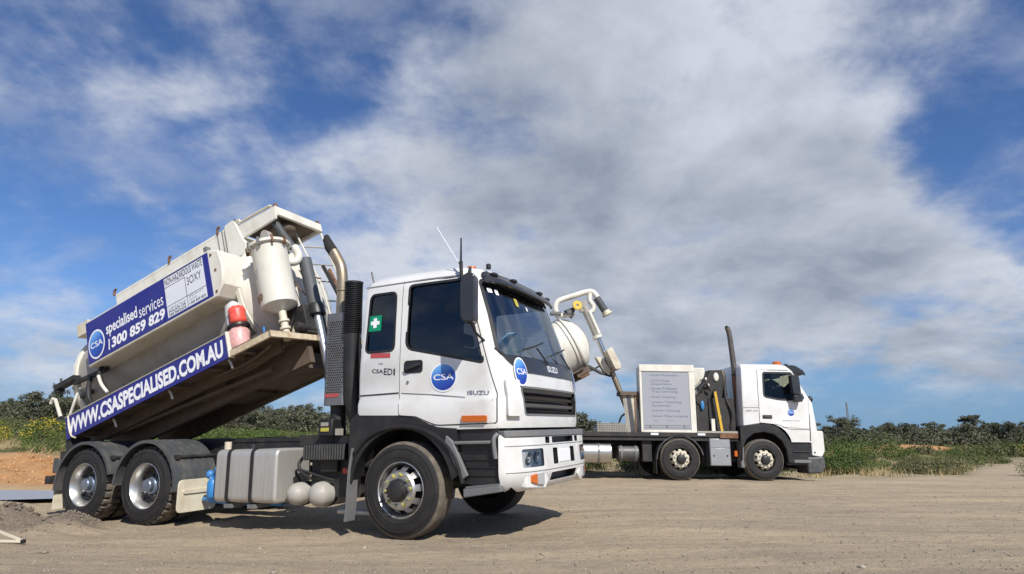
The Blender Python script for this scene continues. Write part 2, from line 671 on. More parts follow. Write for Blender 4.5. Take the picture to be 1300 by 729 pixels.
def boolean(base, cutters, name):
    """solid difference, evaluated to a plain mesh"""
    ob = bpy.data.objects.new('tmp_base', base)
    C.objects.link(ob)
    tmp = []
    for i, c in enumerate(cutters):
        oc = bpy.data.objects.new('tmp_cut', c)
        C.objects.link(oc)
        tmp.append(oc)
        md = ob.modifiers.new('b', 'BOOLEAN')
        md.operation = 'DIFFERENCE'
        md.solver = 'EXACT'
        md.object = oc
    dg = bpy.context.evaluated_depsgraph_get()
    me = bpy.data.meshes.new_from_object(ob.evaluated_get(dg))
    me.name = name
    for t in tmp:
        bpy.data.objects.remove(t)
    bpy.data.objects.remove(ob)
    return me


def pose(x, y, z, yaw, pitch, roll):
    return Matrix.Translation((x, y, z)) @ Matrix.Rotation(yaw, 4, 'Z') @ Matrix.Rotation(-pitch, 4, 'Y') @ Matrix.Rotation(roll, 4, 'X')


M1 = pose(-0.7177, 8.4214, CAMZ - 0.9898, -0.4285, 0.0149, 0.028)
M2 = pose(6.4743, 18.1232, CAMZ - 0.9336, 0.0428, -0.0093, 0.004)

# ------------------------------------------------------------------ wheels
TYRE = {}
mat('dish_shade_dark', (0.07, 0.07, 0.072), 0.5, metal=.3, dirt=.5, dscale=8)  # shade inside the deep drive rims, put into the disc and nut colour
mat('hub_cap', (0.30, 0.36, 0.46), 0.3, metal=.8, dirt=.3, dscale=8)


def tyre_mesh(kind):
    if kind in TYRE:
        return TYRE[kind]
    mb = MB()
    Rt, w = 0.522, 0.285
    steer = kind == 'steer'
    prof = [(0.292, 0.0), (0.30, -0.012), (0.335, -0.022), (0.40, -0.022), (0.455, -0.012), (0.49, 0.004)]
    # outward is negative; mirror for the inner wall
    half = prof + ([(0.512, 0.022), (Rt - .002, 0.036)] if steer else [(0.505, 0.010), (Rt - .006, 0.020)])
    if steer:
        tread = []
        for c in (0.075, 0.12, 0.165, 0.21):
            tread += [(Rt, c - .007), (Rt - .013, c - .005), (Rt - .013, c + .005), (Rt, c + .007)]
    else:
        tread = [(Rt, 0.055), (Rt, 0.085), (Rt - .014, 0.09), (Rt - .014, 0.102), (Rt, 0.107), (Rt, 0.178), (Rt - .014, .183), (Rt - .014, .195), (Rt, .2), (Rt, .23)]
    other = [(r, w - t) for r, t in half[::-1]]
    P = half + tread + other
    n = 96 if steer else 180

    def rmod(i, j, r):
        if steer:
            return r
        t = P[i][1]
        if r > Rt - .02 and (t < .088 or t > .197) and (j % 6 in (0, 1)):
            return r - 0.024
        if r > Rt - .004 and (j % 5 == 0):
            return r - 0.012
        return r
    mb.lathe(P, axis=(0, 1, 0), n=n, rmod=rmod)
    # raised bead and lettering-height ribs on the sidewall
    mb.lathe([(0.350, -0.0225), (0.353, -0.027), (0.357, -0.027), (0.360, -0.0225)], n=64)
    mb.lathe([(0.440, -0.0165), (0.443, -0.021), (0.447, -0.021), (0.450, -0.015)], n=64)
    me = mb.mesh('tyre', ['rubber', 'dusty_rubber'], 30)
    # tread faces carry road dust
    for p in me.polygons:
        r = math.hypot(p.center.x, p.center.z)
        if r > 0.50:
            p.material_index = 1
    TYRE[kind] = me
    return me


RIM = {}


def rim_meshes(kind):
    if kind in RIM:
        return RIM[kind]
    if kind == 'steer':
        rim = MB()
        rim.lathe([(0.292, 0.02), (0.302, -0.004), (0.306, -0.012), (0.298, -0.016), (0.288, -0.006), (0.280, 0.03), (0.272, 0.055), (0.266, 0.10)], n=64)
        n = 80
        prof = [(0.266, 0.075), (0.255, 0.045), (0.245, 0.02), (0.228, -0.005), (0.214, -0.03), (0.205, -0.045), (0.192, -0.055), (0.10, -0.055)]
        rim.lathe(prof, n=n, mi=1, skip=lambda i, j: i in (1, 2, 3) and (j % 8) in (0, 1, 2, 3))
        # thickness of the disc edge round each hole
        bk = MB()
        bk.lathe([(0.27, 0.13), (0.10, 0.13)], n=32)
        bk.lathe([(0.27, 0.06), (0.27, 0.13)], n=32)
        hub = MB()
        hub.lathe([(0.125, -0.055), (0.122, -0.085), (0.108, -0.105), (0.10, -0.125), (0.075, -0.135), (0.0, -0.137)], n=40)
        for k in range(8):
            a = 2 * PI * k / 8
            hub.cyl((.112 * math.cos(a), -.10, .112 * math.sin(a)), (.112 * math.cos(a), -.116, .112 * math.sin(a)), .009, n=6)
        nut = MB()
        nut.cyl((0, 0, 0), (0, -0.03, 0), .018, .016, n=6)
        nut.cyl((0, -.03, 0), (0, -0.045, 0), .011, n=10)
        ind = MB()
        ind.prism([(-.019, -.012), (.019, -.012), (.018, .010), (0, .028), (-.018, .010)], -.004, -.026)
        r = dict(rim=rim.mesh('rim', ['alloy', 'alloy'], 28), back=bk.mesh('brake_drum', 'black_steel'), hub=hub.mesh('hub', 'black_plastic'),
                 nut=nut.mesh('wheel_nut', 'alloy'), ind=ind.mesh('nut_pointer', 'yellow_plastic'))
    else:
        rim = MB()
        rim.lathe([(0.292, 0.02), (0.302, -0.004), (0.306, -0.012), (0.298, -0.016), (0.287, -0.004), (0.275, 0.03), (0.262, 0.06), (0.252, 0.10), (0.250, 0.165)], n=64)
        prof = [(0.250, 0.165), (0.235, 0.185), (0.222, 0.175), (0.20, 0.16), (0.18, 0.15), (0.10, 0.15)]
        rim.lathe(prof, n=80, mi=1, skip=lambda i, j: i in (2,) and (j % 8) in (0, 1, 2))
        bk = MB()
        bk.lathe([(0.25, 0.22), (0.10, 0.22)], n=32)
        hub = MB()
        hub.lathe([(0.125, 0.15), (0.118, 0.10), (0.105, 0.08), (0.092, 0.07), (0.088, 0.02), (0.078, 0.008), (0.0, 0.004)], n=40)
        nut = MB()
        nut.cyl((0, 0, 0), (0, -0.035, 0), .019, .016, n=6)
        ind = None
        r = dict(rim=rim.mesh('rim', ['alloy', 'dish_shade_dark'], 28), back=bk.mesh('brake_drum', 'black_steel'), hub=hub.mesh('hub', 'hub_cap'),
                 nut=nut.mesh('wheel_nut', 'dish_shade_dark'), ind=ind)
    RIM[kind] = r
    return r


def wheel(parent, x, y, kind, side=-1, spin=0.0, nuts=True, rimmat=None, dual=False, label=None, hubmat=None):
    """y = plane of the outer tyre wall; side -1 faces the near side"""
    M = Matrix.Translation((x, y, 0.522)) @ Matrix.Rotation(0 if side < 0 else PI, 4, 'Z') @ Matrix.Rotation(spin, 4, 'Y')
    w = empty('wheel', M, parent)
    if label:
        w['label'] = label
    link('tyre', tyre_mesh(kind if kind != 'flat' else 'steer'), w)
    if dual:
        link('tyre', tyre_mesh(kind), w, Matrix.Translation((0, 0.335, 0)))
    r = rim_meshes('steer' if kind in ('steer', 'flat') else 'drive')
    ro = link('rim', r['rim'], w)
    if rimmat:
        me = r['rim'].copy()
        me.materials[0] = MATS['black_steel']
        me.materials[1] = MATS[rimmat]
        ro.data = me
    link('brake_drum', r['back'], w)
    h = link('hub', r['hub'], w)
    if nuts:
        yb = -0.055 if kind in ('steer', 'flat') else 0.15
        rad = 0.165 if kind in ('steer', 'flat') else 0.142
        for k in range(10):
            a = 2 * PI * (k + .5) / 10
            Mn = Matrix.Translation((rad * math.cos(a), yb, rad * math.sin(a)))
            link('wheel_nut', r['nut'], w, Mn)
            if r['ind'] and kind == 'steer':
                link('nut_pointer', r['ind'], w, Mn @ Matrix.Rotation(a * 3.7, 4, 'Y'))
    return w


# ------------------------------------------------------------------ cab skins
def interp(rows, z, k):
    for a, b in zip(rows, rows[1:]):
        if z <= b[0]:
            t = max(0, (z - a[0]) / (b[0] - a[0]))
            return a[k] + (b[k] - a[k]) * t
    return rows[-1][k]


class CabSkin:
    """rows: (z, x_rear, x_front, half_width, corner_length); plan outline is a squared-off curve in front"""
    def __init__(s, rows, p=4.0, q=0.5):
        s.rows, s.p, s.q = rows, p, q

    def front(s, y, z, off=0.0):
        xf, w, L = interp(s.rows, z, 2), interp(s.rows, z, 3), interp(s.rows, z, 4)
        t = min(1.0, abs(y) / w)
        x = xf - L * (1 - (1 - t ** s.p) ** s.q)
        return x + off

    def F(s):
        def f(u, v, t):
            y, z, e = u, v, 0.01
            x = s.front(y, z)
            dy = (s.front(min(y + e, interp(s.rows, z, 3) * .999), z) - s.front(max(y - e, -interp(s.rows, z, 3) * .999), z)) / (2 * e)
            dz = (s.front(y, z + e) - s.front(y, z - e)) / (2 * e)
            n = Vector((1, -dy, -dz)).normalized()
            return tuple(Vector((x, y, z)) + n * (t + 0.001))
        return f

    def side(s, x, z):
        xf, w, L = interp(s.rows, z, 2), interp(s.rows, z, 3), interp(s.rows, z, 4)
        if x <= xf - L:
            return w
        t = min(1, (x - xf + L) / L)
        return w * max(0.0, (1 - t ** (1 / s.q))) ** (1 / s.p)

    def G(s, sgn=-1):
        return lambda u, v, t: (u, sgn * (s.side(u, v) + t + 0.001), v)

    def solid(s, shrink=0.0, zlo=None, zhi=None, rows=None, mi=0):
        rows = [list(r) for r in (rows or s.rows)]
        if zlo is not None:
            rows = [[zlo] + [interp(s.rows, zlo, k) for k in (1, 2, 3, 4)]] + [r for r in rows if zlo < r[0] < zhi] + [[zhi] + [interp(s.rows, zhi, k) for k in (1, 2, 3, 4)]]
        mb = MB()
        loops = []
        K = 14
        for z, xr, xf, w, L in rows:
            xr, xf, w = xr + shrink, xf - shrink, w - shrink
            half = [(xr + .0, 0.0), (xr, w * .5), (xr, w - .06), (xr + .02, w - .02), (xr + .06, w), ((xr + xf - L) / 2, w), (xf - L, w)]
            for i in range(1, K + 1):
                t = math.sin(PI / 2 * i / K)
                tt = t if i < K else 1
                # parametrise by x progress then by y for the flat front
                x = xf - L + L * tt
                yy = w * max(0.0, 1 - tt ** (1 / s.q)) ** (1 / s.p)
                half.append((x, yy))
            half[-1] = (xf, 0.0)
            # smoother: resample the corner by angle
            cor = []
            for i in range(1, K + 1):
                a = PI / 2 * i / K
                c, d = max(0.0, math.cos(a)), math.sin(a)
                yy = w * (c ** (2 / s.p * 1.0))
                t = abs(yy) / w
                x = xf - L * (1 - (max(0.0, 1 - t ** s.p)) ** s.q)
                cor.append((x, yy))
            half = half[:7] + cor
            full = [(x, -y) for x, y in half] + [(x, y) for x, y in half[-2:0:-1]]
            loops.append([(x, y, z) for x, y in full])
        n = len(loops[0])
        vs = [p for l in loops for p in l]
        fs = []
        for i in range(len(loops) - 1):
            for j in range(n):
                fs.append((i * n + j, i * n + (j + 1) % n, (i + 1) * n + (j + 1) % n, (i + 1) * n + j))
        fs.append(tuple(range(n))[::-1])
        fs.append(tuple((len(loops) - 1) * n + j for j in range(n)))
        mb.add(vs, fs, mi)
        return mb


def ribbon(loop, func, wdt, t=0.002, closed=True):
    """thin strip following a 2-D line laid on a skin"""
    mb = MB()
    n = len(loop)
    P = [Vector(p) for p in loop]
    L, Rr = [], []
    for i in range(n):
        a = P[i - 1] if (closed or i > 0) else P[i]
        b = P[(i + 1) % n] if (closed or i < n - 1) else P[i]
        d = (b - a).normalized()
        nn = Vector((-d.y, d.x))
        L.append(P[i] + nn * wdt / 2)
        Rr.append(P[i] - nn * wdt / 2)
    vs = [func(p.x, p.y, t) for p in L] + [func(p.x, p.y, t) for p in Rr]
    m = n if closed else n - 1
    mb.add(vs, [(i, (i + 1) % n, n + (i + 1) % n, n + i) for i in range(m)])
    return mb


def densify(loop, step=0.1, closed=True):
    out = []
    n = len(loop)
    for i in range(n if closed else n - 1):
        a, b = Vector(loop[i]), Vector(loop[(i + 1) % n])
        k = max(1, int((b - a).length / step))
        for j in range(k):
            p = a + (b - a) * j / k
            out.append((p.x, p.y))
    if not closed:
        out.append(tuple(loop[-1]))
    return out

# =================================================================== TRUCK ONE: tipping vacuum tanker
T1 = empty('tanker_truck', M1)
tag(T1, 'large white vacuum tanker truck in front with its blue-bannered tank tipped up', 'truck')

CAB = CabSkin([(1.16, -.62, 1.395, 1.215, .30), (1.22, -.63, 1.405, 1.225, .30), (1.47, -.63, 1.41, 1.235, .30), (1.53, -.63, 1.405, 1.212, .30), (1.76, -.63, 1.39, 1.215, .31),
               (1.95, -.63, 1.355, 1.21, .32), (2.4, -.62, 1.21, 1.185, .33), (2.86, -.61, 1.04, 1.145, .33), (2.95, -.58, .99, 1.10, .36), (3.02, -.51, .93, 1.03, .38),
               (3.065, -.42, .83, .90, .40), (3.085, -.2, .6, .5, .3)])
WIN = rounded([(.05, 2.13), (.06, 2.84), (.78, 2.84), (.90, 2.40), (1.04, 1.88), (.98, 1.86), (.55, 2.00), (.2, 2.08)], [.08, .06, .03, .2, .03, .05, .3, .1], 6)
WIN = rounded([(.05, 2.09), (.06, 2.845), (.80, 2.845), (1.06, 1.86)], [.10, .06, .04, .05], 6)
RWIN = rounded([(-.525, 2.08), (-.50, 2.79), (-.13, 2.79), (-.12, 2.08)], .07, 6)
SCR = rounded([(-1.13, 1.93), (1.13, 1.93), (1.02, 2.84), (-1.02, 2.84)], [.12, .12, .05, .05], 6)


def yz_prism(poly, x0, x1, mi=0):
    mb = MB()
    n = len(poly)
    mb.add([(x0, a, b) for a, b in poly] + [(x1, a, b) for a, b in poly],
           [tuple(range(n)), tuple(range(2 * n - 1, n - 1, -1))] + [((i + 1) % n, i, i + n, (i + 1) % n + n) for i in range(n)], mi)
    return mb


glass('lamp_glass', (0.86, 0.88, 0.9), 1.4, 0.04)
outer = CAB.solid().mesh('cab_shell', ['white_paint', 'cab_trim', 'black_plastic'])
cav = CAB.solid(0.05, 1.30, 3.03, mi=1).mesh('cav', ['white_paint', 'cab_trim', 'black_plastic'])
cuts = [cav]
for w in (WIN, RWIN):
    cuts.append(MB().prism(w, -2, 2, 2).mesh('c', ['white_paint', 'cab_trim', 'black_plastic']))
cuts.append(yz_prism(SCR, .55, 2.2, 2).mesh('c', ['white_paint', 'cab_trim', 'black_plastic']))
cuts.append(MB().prism([(-.9, .9), (-.9, 1.36), (.02, 1.33), (.21, 1.30), (.37, 1.23), (.48, 1.185), (.52, .9)], -2, 2, 2).mesh('c', ['white_paint', 'cab_trim', 'black_plastic']))
GR = rounded([(-.84, 1.30), (.84, 1.30), (.90, 1.60), (-.90, 1.60)], .035, 4)
cuts.append(yz_prism(GR, 1.29, 2, 2).mesh('c', ['white_paint', 'cab_trim', 'black_plastic']))
shell = boolean(outer, cuts, 'cab_shell')
shade(shell, 32)
cab = link('cab_shell', shell, T1)

# side windows, door skin, door gap lines
for sgn in (-1, 1):
    G = CAB.G(sgn)
    z_cuts = [1.22, 1.3, 1.47, 1.53, 1.6, 1.76, 1.95, 2.1, 2.25, 2.4, 2.6, 2.8]
    door_out = rounded([(-.02, 1.335), (-.03, 2.885), (.80, 2.885), (1.20, 1.50), (1.19, 1.22), (.48, 1.215), (.37, 1.25), (.21, 1.315)], [.03, .03, .05, .03, .02, .05, .1, .02], 5)
    big = drape(door_out, lambda u, v, t, G=G: G(u, v, .001 + t), 0.007, holes=[WIN], cutz=z_cuts, cutx=[.95, 1.0, 1.05, 1.1, 1.15])
    door = big.build('door', 'white_paint', T1)
    ribbon(densify(door_out, .08), lambda u, v, t, G=G: G(u, v, t), 0.022, 0.0012).build('door_gap', 'door_gap', T1)
    ribbon(WIN, lambda u, v, t, G=G: G(u, v, t), 0.03, 0.010).build('window_rubber', 'black_plastic', door)
    drape(WIN, lambda u, v, t, G=G: (lambda p: (p[0], p[1] - sgn * .018, p[2]))(G(u, v, t)), 0, cutz=z_cuts).build('side_window', 'side_glass', door)
    qw = drape(RWIN, lambda u, v, t, G=G: (lambda p: (p[0], p[1] - sgn * .012, p[2]))(G(u, v, t)), 0, cutz=z_cuts).build('rear_quarter_window', 'side_glass', T1)
    ribbon(RWIN, lambda u, v, t, G=G: G(u, v, t), 0.028, 0.004).build('window_rubber', 'black_plastic', qw)
    if sgn < 0:
        # recessed handle
        drape(rounded(rect(.035, .285, 1.80, 1.945), .04, 4), lambda u, v, t: G(u, v, .009 + t), 0.006).build('handle_recess', 'black_plastic', door)
        hb = MB()
        hb.tube([(.06, -1.245, 1.855), (.10, -1.262, 1.86), (.20, -1.265, 1.885), (.265, -1.247, 1.89)], .017, 8)
        hb.build('handle', 'black_gloss', door)
        MB().cyl((.09, -1.215, 1.70), (.09, -1.236, 1.70), .015, n=12).build('door_lock', 'grey_plastic', door)
        disc_logo(.56, 1.73, .155, .143, lambda u, v, t: G(u, v, t + .011), door)
        text_mb('ISUZU', (.86, 1.12, 1.515, 1.562), lambda u, v, t: G(u, v + (u - 1.0) * -.05, .013), bold=.02).build('lettering', 'print_grey', door)
        text_mb('CSA', (-.42, -.26, 1.815, 1.862), lambda u, v, t: G(u, v - (u + .2) * .09, .003), bold=.01).build('lettering', 'print_dark', cab)
        text_mb('ED', (-.25, -.13, 1.80, 1.875), lambda u, v, t: G(u, v - (u + .2) * .09, .003), bold=.01).build('lettering', 'print_dark', cab)
        text_mb('1', (-.116, -.094, 1.80, 1.875), lambda u, v, t: G(u, v - (u + .2) * .09, .003), bold=.0).build('lettering', 'print_dark', cab)
        ribbon([(-.61, 1.575), (-.3, 1.580), (-.04, 1.585)], G, .016, .003, closed=False).build('cab_seam', 'door_gap', cab)
        ribbon([(.0, 1.578), (.4, 1.545), (.8, 1.50), (1.17, 1.455)], G, .012, .010, closed=False).build('door_crease', 'grey_plastic', door)
        text_mb('GVM', (-.33, -.27, 1.925, 1.945), lambda u, v, t: G(u, v, .003), bold=.01).build('lettering', 'print_grey', cab)
        drape(rect(-.45, -.17, 2.005, 2.06), lambda u, v, t: G(u, v + (u + .3) * -.05, .002 + t), 0.001).build('sticker', 'red_print', cab, None).__setitem__('label', 'small faded red sticker below the quarter window')
        st = drape(rect(-.505, -.325, 2.335, 2.525), lambda u, v, t: G(u, v, -.004 + t), 0.001).build('sticker', 'green_sign', qw)
        cr = MB()
        g = lambda u, v, t: G(u, v, -.002 + t)
        for a in (rect(-.440, -.392, 2.375, 2.495), rect(-.478, -.44, 2.413, 2.457), rect(-.392, -.354, 2.413, 2.457)):
            m_ = drape(a, g)
            cr.add(m_.v, m_.f)
        cr.build('white_cross', 'print_white', qw)
        drape(rect(-.30, -.17, 2.44, 2.66), lambda u, v, t: G(u, v, -.05 + t), 0.001).build('paper_note', 'paper_blue', qw)
    # amber side marker on the cab flank
    mk = drape(rounded(rect(.80, 1.10, 1.235, 1.30), .012, 3), lambda u, v, t, G=G: G(u, v + (u - .95) * -.02, .004 + t), 0.028)
    mk.build('side_marker_light', 'orange_lens', T1, bevel=.006)
# roof gutter
gl = [(-.60, 2.895), (.3, 2.905), (.86, 2.895)]
ribbon(densify(gl, .1, False), CAB.G(-1), .018, .004, closed=False).build('roof_gutter', 'grey_plastic', T1)

# windscreen, dark visor strip above, black panel below
F = CAB.F()
ycuts = [-1.1, -1.05, -1.0, -.95, -.9, -.8, -.7, -.5, -.25, 0, .25, .5, .7, .8, .9, .95, 1.0, 1.05, 1.1]
zc = [1.5, 1.6, 1.7, 1.76, 1.85, 1.95, 2.1, 2.25, 2.4, 2.55, 2.7, 2.8]
ws = drape(SCR, lambda u, v, t: F(u, v, t - .018), 0, cutx=ycuts, cutz=zc).build('windscreen', 'screen_glass', T1)
ribbon(densify(SCR, .05), F, .035, .004).build('windscreen_rubber', 'black_plastic', ws)
BP = rounded([(-.80, 1.765), (.80, 1.765), (1.02, 1.84), (1.15, 2.02), (1.11, 2.02), (1.06, 1.935), (-1.06, 1.935), (-1.11, 2.02), (-1.15, 2.02), (-1.02, 1.84)], [.08, .08, .08, .01, .01, .05, .05, .01, .01, .08], 5)
bp = drape(BP, lambda u, v, t: F(u, v, t + .001), 0.012, cutx=ycuts, cutz=zc).build('front_black_panel', 'black_gloss', T1)
text_mb('ISUZU', (-.17, .17, 1.81, 1.885), lambda u, v, t: F(u, v, .016), bold=.03).build('lettering', 'badge_metal', bp)
vis = MB()
V = [(-1.05, 2.81), (.98, 2.81), (.84, 2.94), (-.94, 2.94)]
sv = drape(V, lambda u, v, t: tuple(Vector(F(u, v, .01)) + Vector((.055, 0, -.01)) * (1 if v < 2.87 else .25) + Vector((t * 1.0, 0, t * .4))), 0.03, cutx=ycuts, cutz=[2.82, 2.84, 2.87, 2.9])
visor = sv.build('sun_visor', 'black_gloss', T1)
for y in (-.84, -.42, .42, .84):
    p = F(y, 2.90, .05)
    mkb = MB()
    mkb.ellipsoid((p[0] + .02, y, 2.925), (.05, .075, .028), 14, 8)
    mkb.build('marker_lamp', 'black_gloss', T1)
# wipers
for y0, y1 in ((-.75, -.1), (.05, .72)):
    wp = MB()
    a, b = F(y0, 2.02, .03), F(y1, 2.17, .03)
    wp.tube([F(y1 - .05, 1.90, .03), F((y0 + y1) / 2, 2.06, .05)], .010, 6)
    wp.tube([a, F((y0 + y1) / 2, 2.09, .02), b], .011, 6)
    wp.build('wiper', 'black_plastic', ws)
# stickers inside the glass
for (y, z, w, h, m_) in ((-.93, 2.73, .07, .06, 'print_white'), (-.82, 2.72, .06, .07, 'print_white'), (-.40, 2.66, .09, .10, 'yellow_plastic'), (-.12, 2.62, .05, .05, 'print_white')):
    drape(rounded(rect(y - w / 2, y + w / 2, z - h / 2, z + h / 2), .01, 2), lambda u, v, t: F(u, v, -.010), cutx=[y]).build('screen_sticker', m_, ws)

# big round emblems on the front corners
disc_logo(-.885, 1.765, .10, .14, lambda u, v, t: F(u, v, t + .016), T1)
disc_logo(.93, 1.765, .10, .14, lambda u, v, t: F(u, v, t + .016), T1)

# grille slats, frame, corner air vanes
grl = MB()
gm = drape(GR, lambda u, v, t: (F(u, v, 0)[0] - .095, u, v), cutx=ycuts)
grl.add(gm.v, gm.f)
grille = grl.build('grille', 'cab_dark', T1)
for k, z in enumerate((1.575, 1.49, 1.405, 1.325)):
    hgt = .05 if k in (0, 3) else .036
    sm = drape(rect(-.88 + .0, .88, z - hgt / 2, z + hgt / 2), lambda u, v, t: F(u, v, -.05 - .5 * (z + .03 - v) + t), .03, cutx=ycuts)
    sm.build('grille_slat', 'black_plastic' if k % 2 else 'grey_plastic', grille)
ribbon(densify(GR, .06), F, .022, .004).build('grille_frame', 'grey_plastic', grille)
for s in (-1, 1):
    yy = [-1.10, -1.0] if s < 0 else [1.0, 1.10]
    if s > 0:
        drape(rounded(rect(.96, 1.06, 1.30, 1.64), .02, 3), lambda u, v, t: F(u, v, .003), cutx=[1.0], cutz=[1.5]).build('vane_slot', 'black_plastic', T1)
        continue
    va = drape(rounded(rect(-1.125, -.965, 1.285, 1.67), .02, 3), lambda u, v, t: F(u, v, .004 + t * (1.0)), 0.045, cutx=[-1.1, -1.07, -1.04, -1.0], cutz=[1.5])
    va.build('corner_vane', 'white_paint', T1, bevel=.008)
    for u0, u1 in ((-.955, -.915),):
        drape(rect(u0, u1, 1.29, 1.66), lambda u, v, t: F(u, v, .003), cutx=[(u0 + u1) / 2], cutz=[1.5]).build('vane_slot', 'black_plastic', T1)
# gap below the cab front
gp = MB()
gp.box(.95, 1.27, -1.08, 1.08, 1.02, 1.18)
gp.build('cab_underframe', 'black_steel', T1)

# bumper
BS = CabSkin([(.50, 1.0, 1.40, 1.14, .30), (.56, 1.0, 1.46, 1.20, .32), (.66, 1.0, 1.50, 1.235, .32), (.72, 1.0, 1.505, 1.24, .32), (1.06, 1.0, 1.485, 1.24, .32), (1.09, 1.0, 1.45, 1.22, .32)], p=3.6)
bo = BS.solid().mesh('b', ['white_paint', 'black_plastic'])
bc = []
mats2 = ['white_paint', 'black_plastic']
bc.append(MB().box(.9, 1.22, -1.5, 1.5, .4, 1.2, 1).mesh('c', mats2))                     # open back
bc.append(BS.solid(0.06, .40, 1.055, rows=None, mi=1).mesh('c', mats2) if False else MB().box(1.0, 1.30, -1.1, 1.1, .45, 1.05, 1).mesh('c', mats2))
FB = BS.F()


def bcut(y0, y1, z0, z1, d=.07, r=.015):
    poly = rounded(rect(y0, y1, z0, z1), r, 3)
    ym = (y0 + y1) / 2
    x = min(BS.front(y0, (z0 + z1) / 2), BS.front(y1, (z0 + z1) / 2))
    bc.append(yz_prism(poly, x - d, x + .6, 1).mesh('c', mats2))
    return x - d


HL = []
for s in (-1, 1):
    ys = sorted((s * 1.03, s * .62))
    x = bcut(ys[0], ys[1], .745, .935, .085, .03)
    HL.append((s, ys, x))
    a = sorted((s * .55, s * .43))
    bcut(a[0], a[1], .985, 1.055, .06)
bcut(-.36, .36, .985, 1.055, .06)
bcut(-.36, -.215, .75, .93, .07)
bcut(.215, .36, .75, .93, .07)
bcut(-.42, .42, .575, .665, .09)
bme = boolean(bo, bc, 'bumper')
shade(bme, 32)
bumper = link('bumper', bme, T1)
for s in (-1, 1):
    for a, b, z0, z1 in ((.225, .35, .78, .795), (.225, .35, .82, .835), (.225, .35, .86, .875), (.225, .35, .90, .91)):
        ys = sorted((s * a, s * b))
        MB().box(1.40, 1.47, ys[0], ys[1], z0, z1).build('bumper_slat', 'black_plastic', bumper)
# seams across the bumper
for z in (.97, .70):
    ribbon([(-1.2 + i * .05, z) for i in range(49) if abs(-1.2 + i * .05) < 1.21 and not (z > .9 and False)], FB, .008, .001, closed=False).build('bumper_seam', 'grey_plastic', bumper)
# dark rubber step pad on the bumper top
bt = MB()
pts = [(BS.front(y, 1.05) , y) for y in np.linspace(-1.2, 1.2, 41)]
n = len(pts)
vs = []
for z in (1.066, 1.132):
    vs += [(x + .014 - (.008 if z > 1.1 else 0), y * 1.004, z) for x, y in pts] + [(max(x - .14, 1.12), y * .97, z) for x, y in pts]
fs = []
for i in range(n - 1):
    fs += [(i, i + 1, n + i + 1, n + i), (2 * n + i, 3 * n + i, 3 * n + i + 1, 2 * n + i + 1), (i, 2 * n + i, 2 * n + i + 1, i + 1), (n + i, n + i + 1, 3 * n + i + 1, 3 * n + i)]
fs += [(0, n, 3 * n, 2 * n), (n - 1, 3 * n - 1, 4 * n - 1, 2 * n - 1)]
bt.add(vs, [f for f in fs if max(f) < 4 * n])
bt.build('bumper_step_pad', 'grey_plastic', bumper, bevel=.006)
for s, ys, x in HL:
    h = drape(rounded(rect(ys[0] + .006, ys[1] - .006, .752, .929), .02, 3), lambda u, v, t: FB(u, v, -.010 + t), 0, cutx=[ys[0] + (ys[1] - ys[0]) * q for q in (.2, .4, .6, .8)]).build('headlight', 'lamp_glass', T1)
    drape(rounded(rect(ys[0] + .003, ys[1] - .003, .748, .932), .02, 3), lambda u, v, t: FB(u, v, -.034 + t), 0, cutx=[ys[0] + (ys[1] - ys[0]) * q for q in (.2, .4, .6, .8)]).build('lamp_backing', 'soft_white', h)
    for c in (.30, .70):
        yy = ys[0] + (ys[1] - ys[0]) * c
        MB().lathe([(.0, .0), (.03, .002), (.052, .008), (.066, .018), (.070, .019)], (FB(yy, .84, -.033)[0], yy, .84), (1, 0, -.1), 24).build('reflector_bowl', 'chrome', h)
        MB().ellipsoid((FB(yy, .84, -.025)[0], yy, .84), (.02, .014, .014), 10, 6).build('bulb', 'clear_lens', h)
    # corner lamp pod under the headlight
    y0 = s * .74
    x0 = BS.front(y0, .62)
    pod = MB()
    pod.prism([(.60, .50), (.98, .535), (.98, .70), (.60, .70), (.50, .60)], x0 - .10, x0 + .035, 0, f=lambda a, b, x, s=s: (x - .25 * max(0, a - .7), s * a, b))
    pd = pod.build('lamp_pod', 'white_paint', T1, bevel=.02)
    lm = MB()
    lm.prism([(.80, .565), (.90, .59), (.90, .665), (.80, .675)], x0 + .0, x0 + .047, 0, f=lambda a, b, x, s=s: (x - .25 * max(0, a - .7), s * a, b))
    lm.build('indicator_lens', 'orange_lens', pd, bevel=.006)
    lm = MB()
    lm.prism([(.66, .55), (.79, .562), (.79, .676), (.66, .68)], x0 + .0, x0 + .047, 0, f=lambda a, b, x, s=s: (x - .25 * max(0, a - .7), s * a, b))
    lm.build('fog_lamp', 'clear_lens', pd, bevel=.006)
np_ = MB()
np_.box(1.485, 1.508, -.19, .19, .765, .905)
plate = np_.build('number_plate', 'print_white', T1, bevel=.004)
text_mb('XVB 614', (-.155, .155, .805, .875), lambda u, v, t: (1.5095, u, v), bold=.01).build('lettering', 'print_grey', plate) if False else None

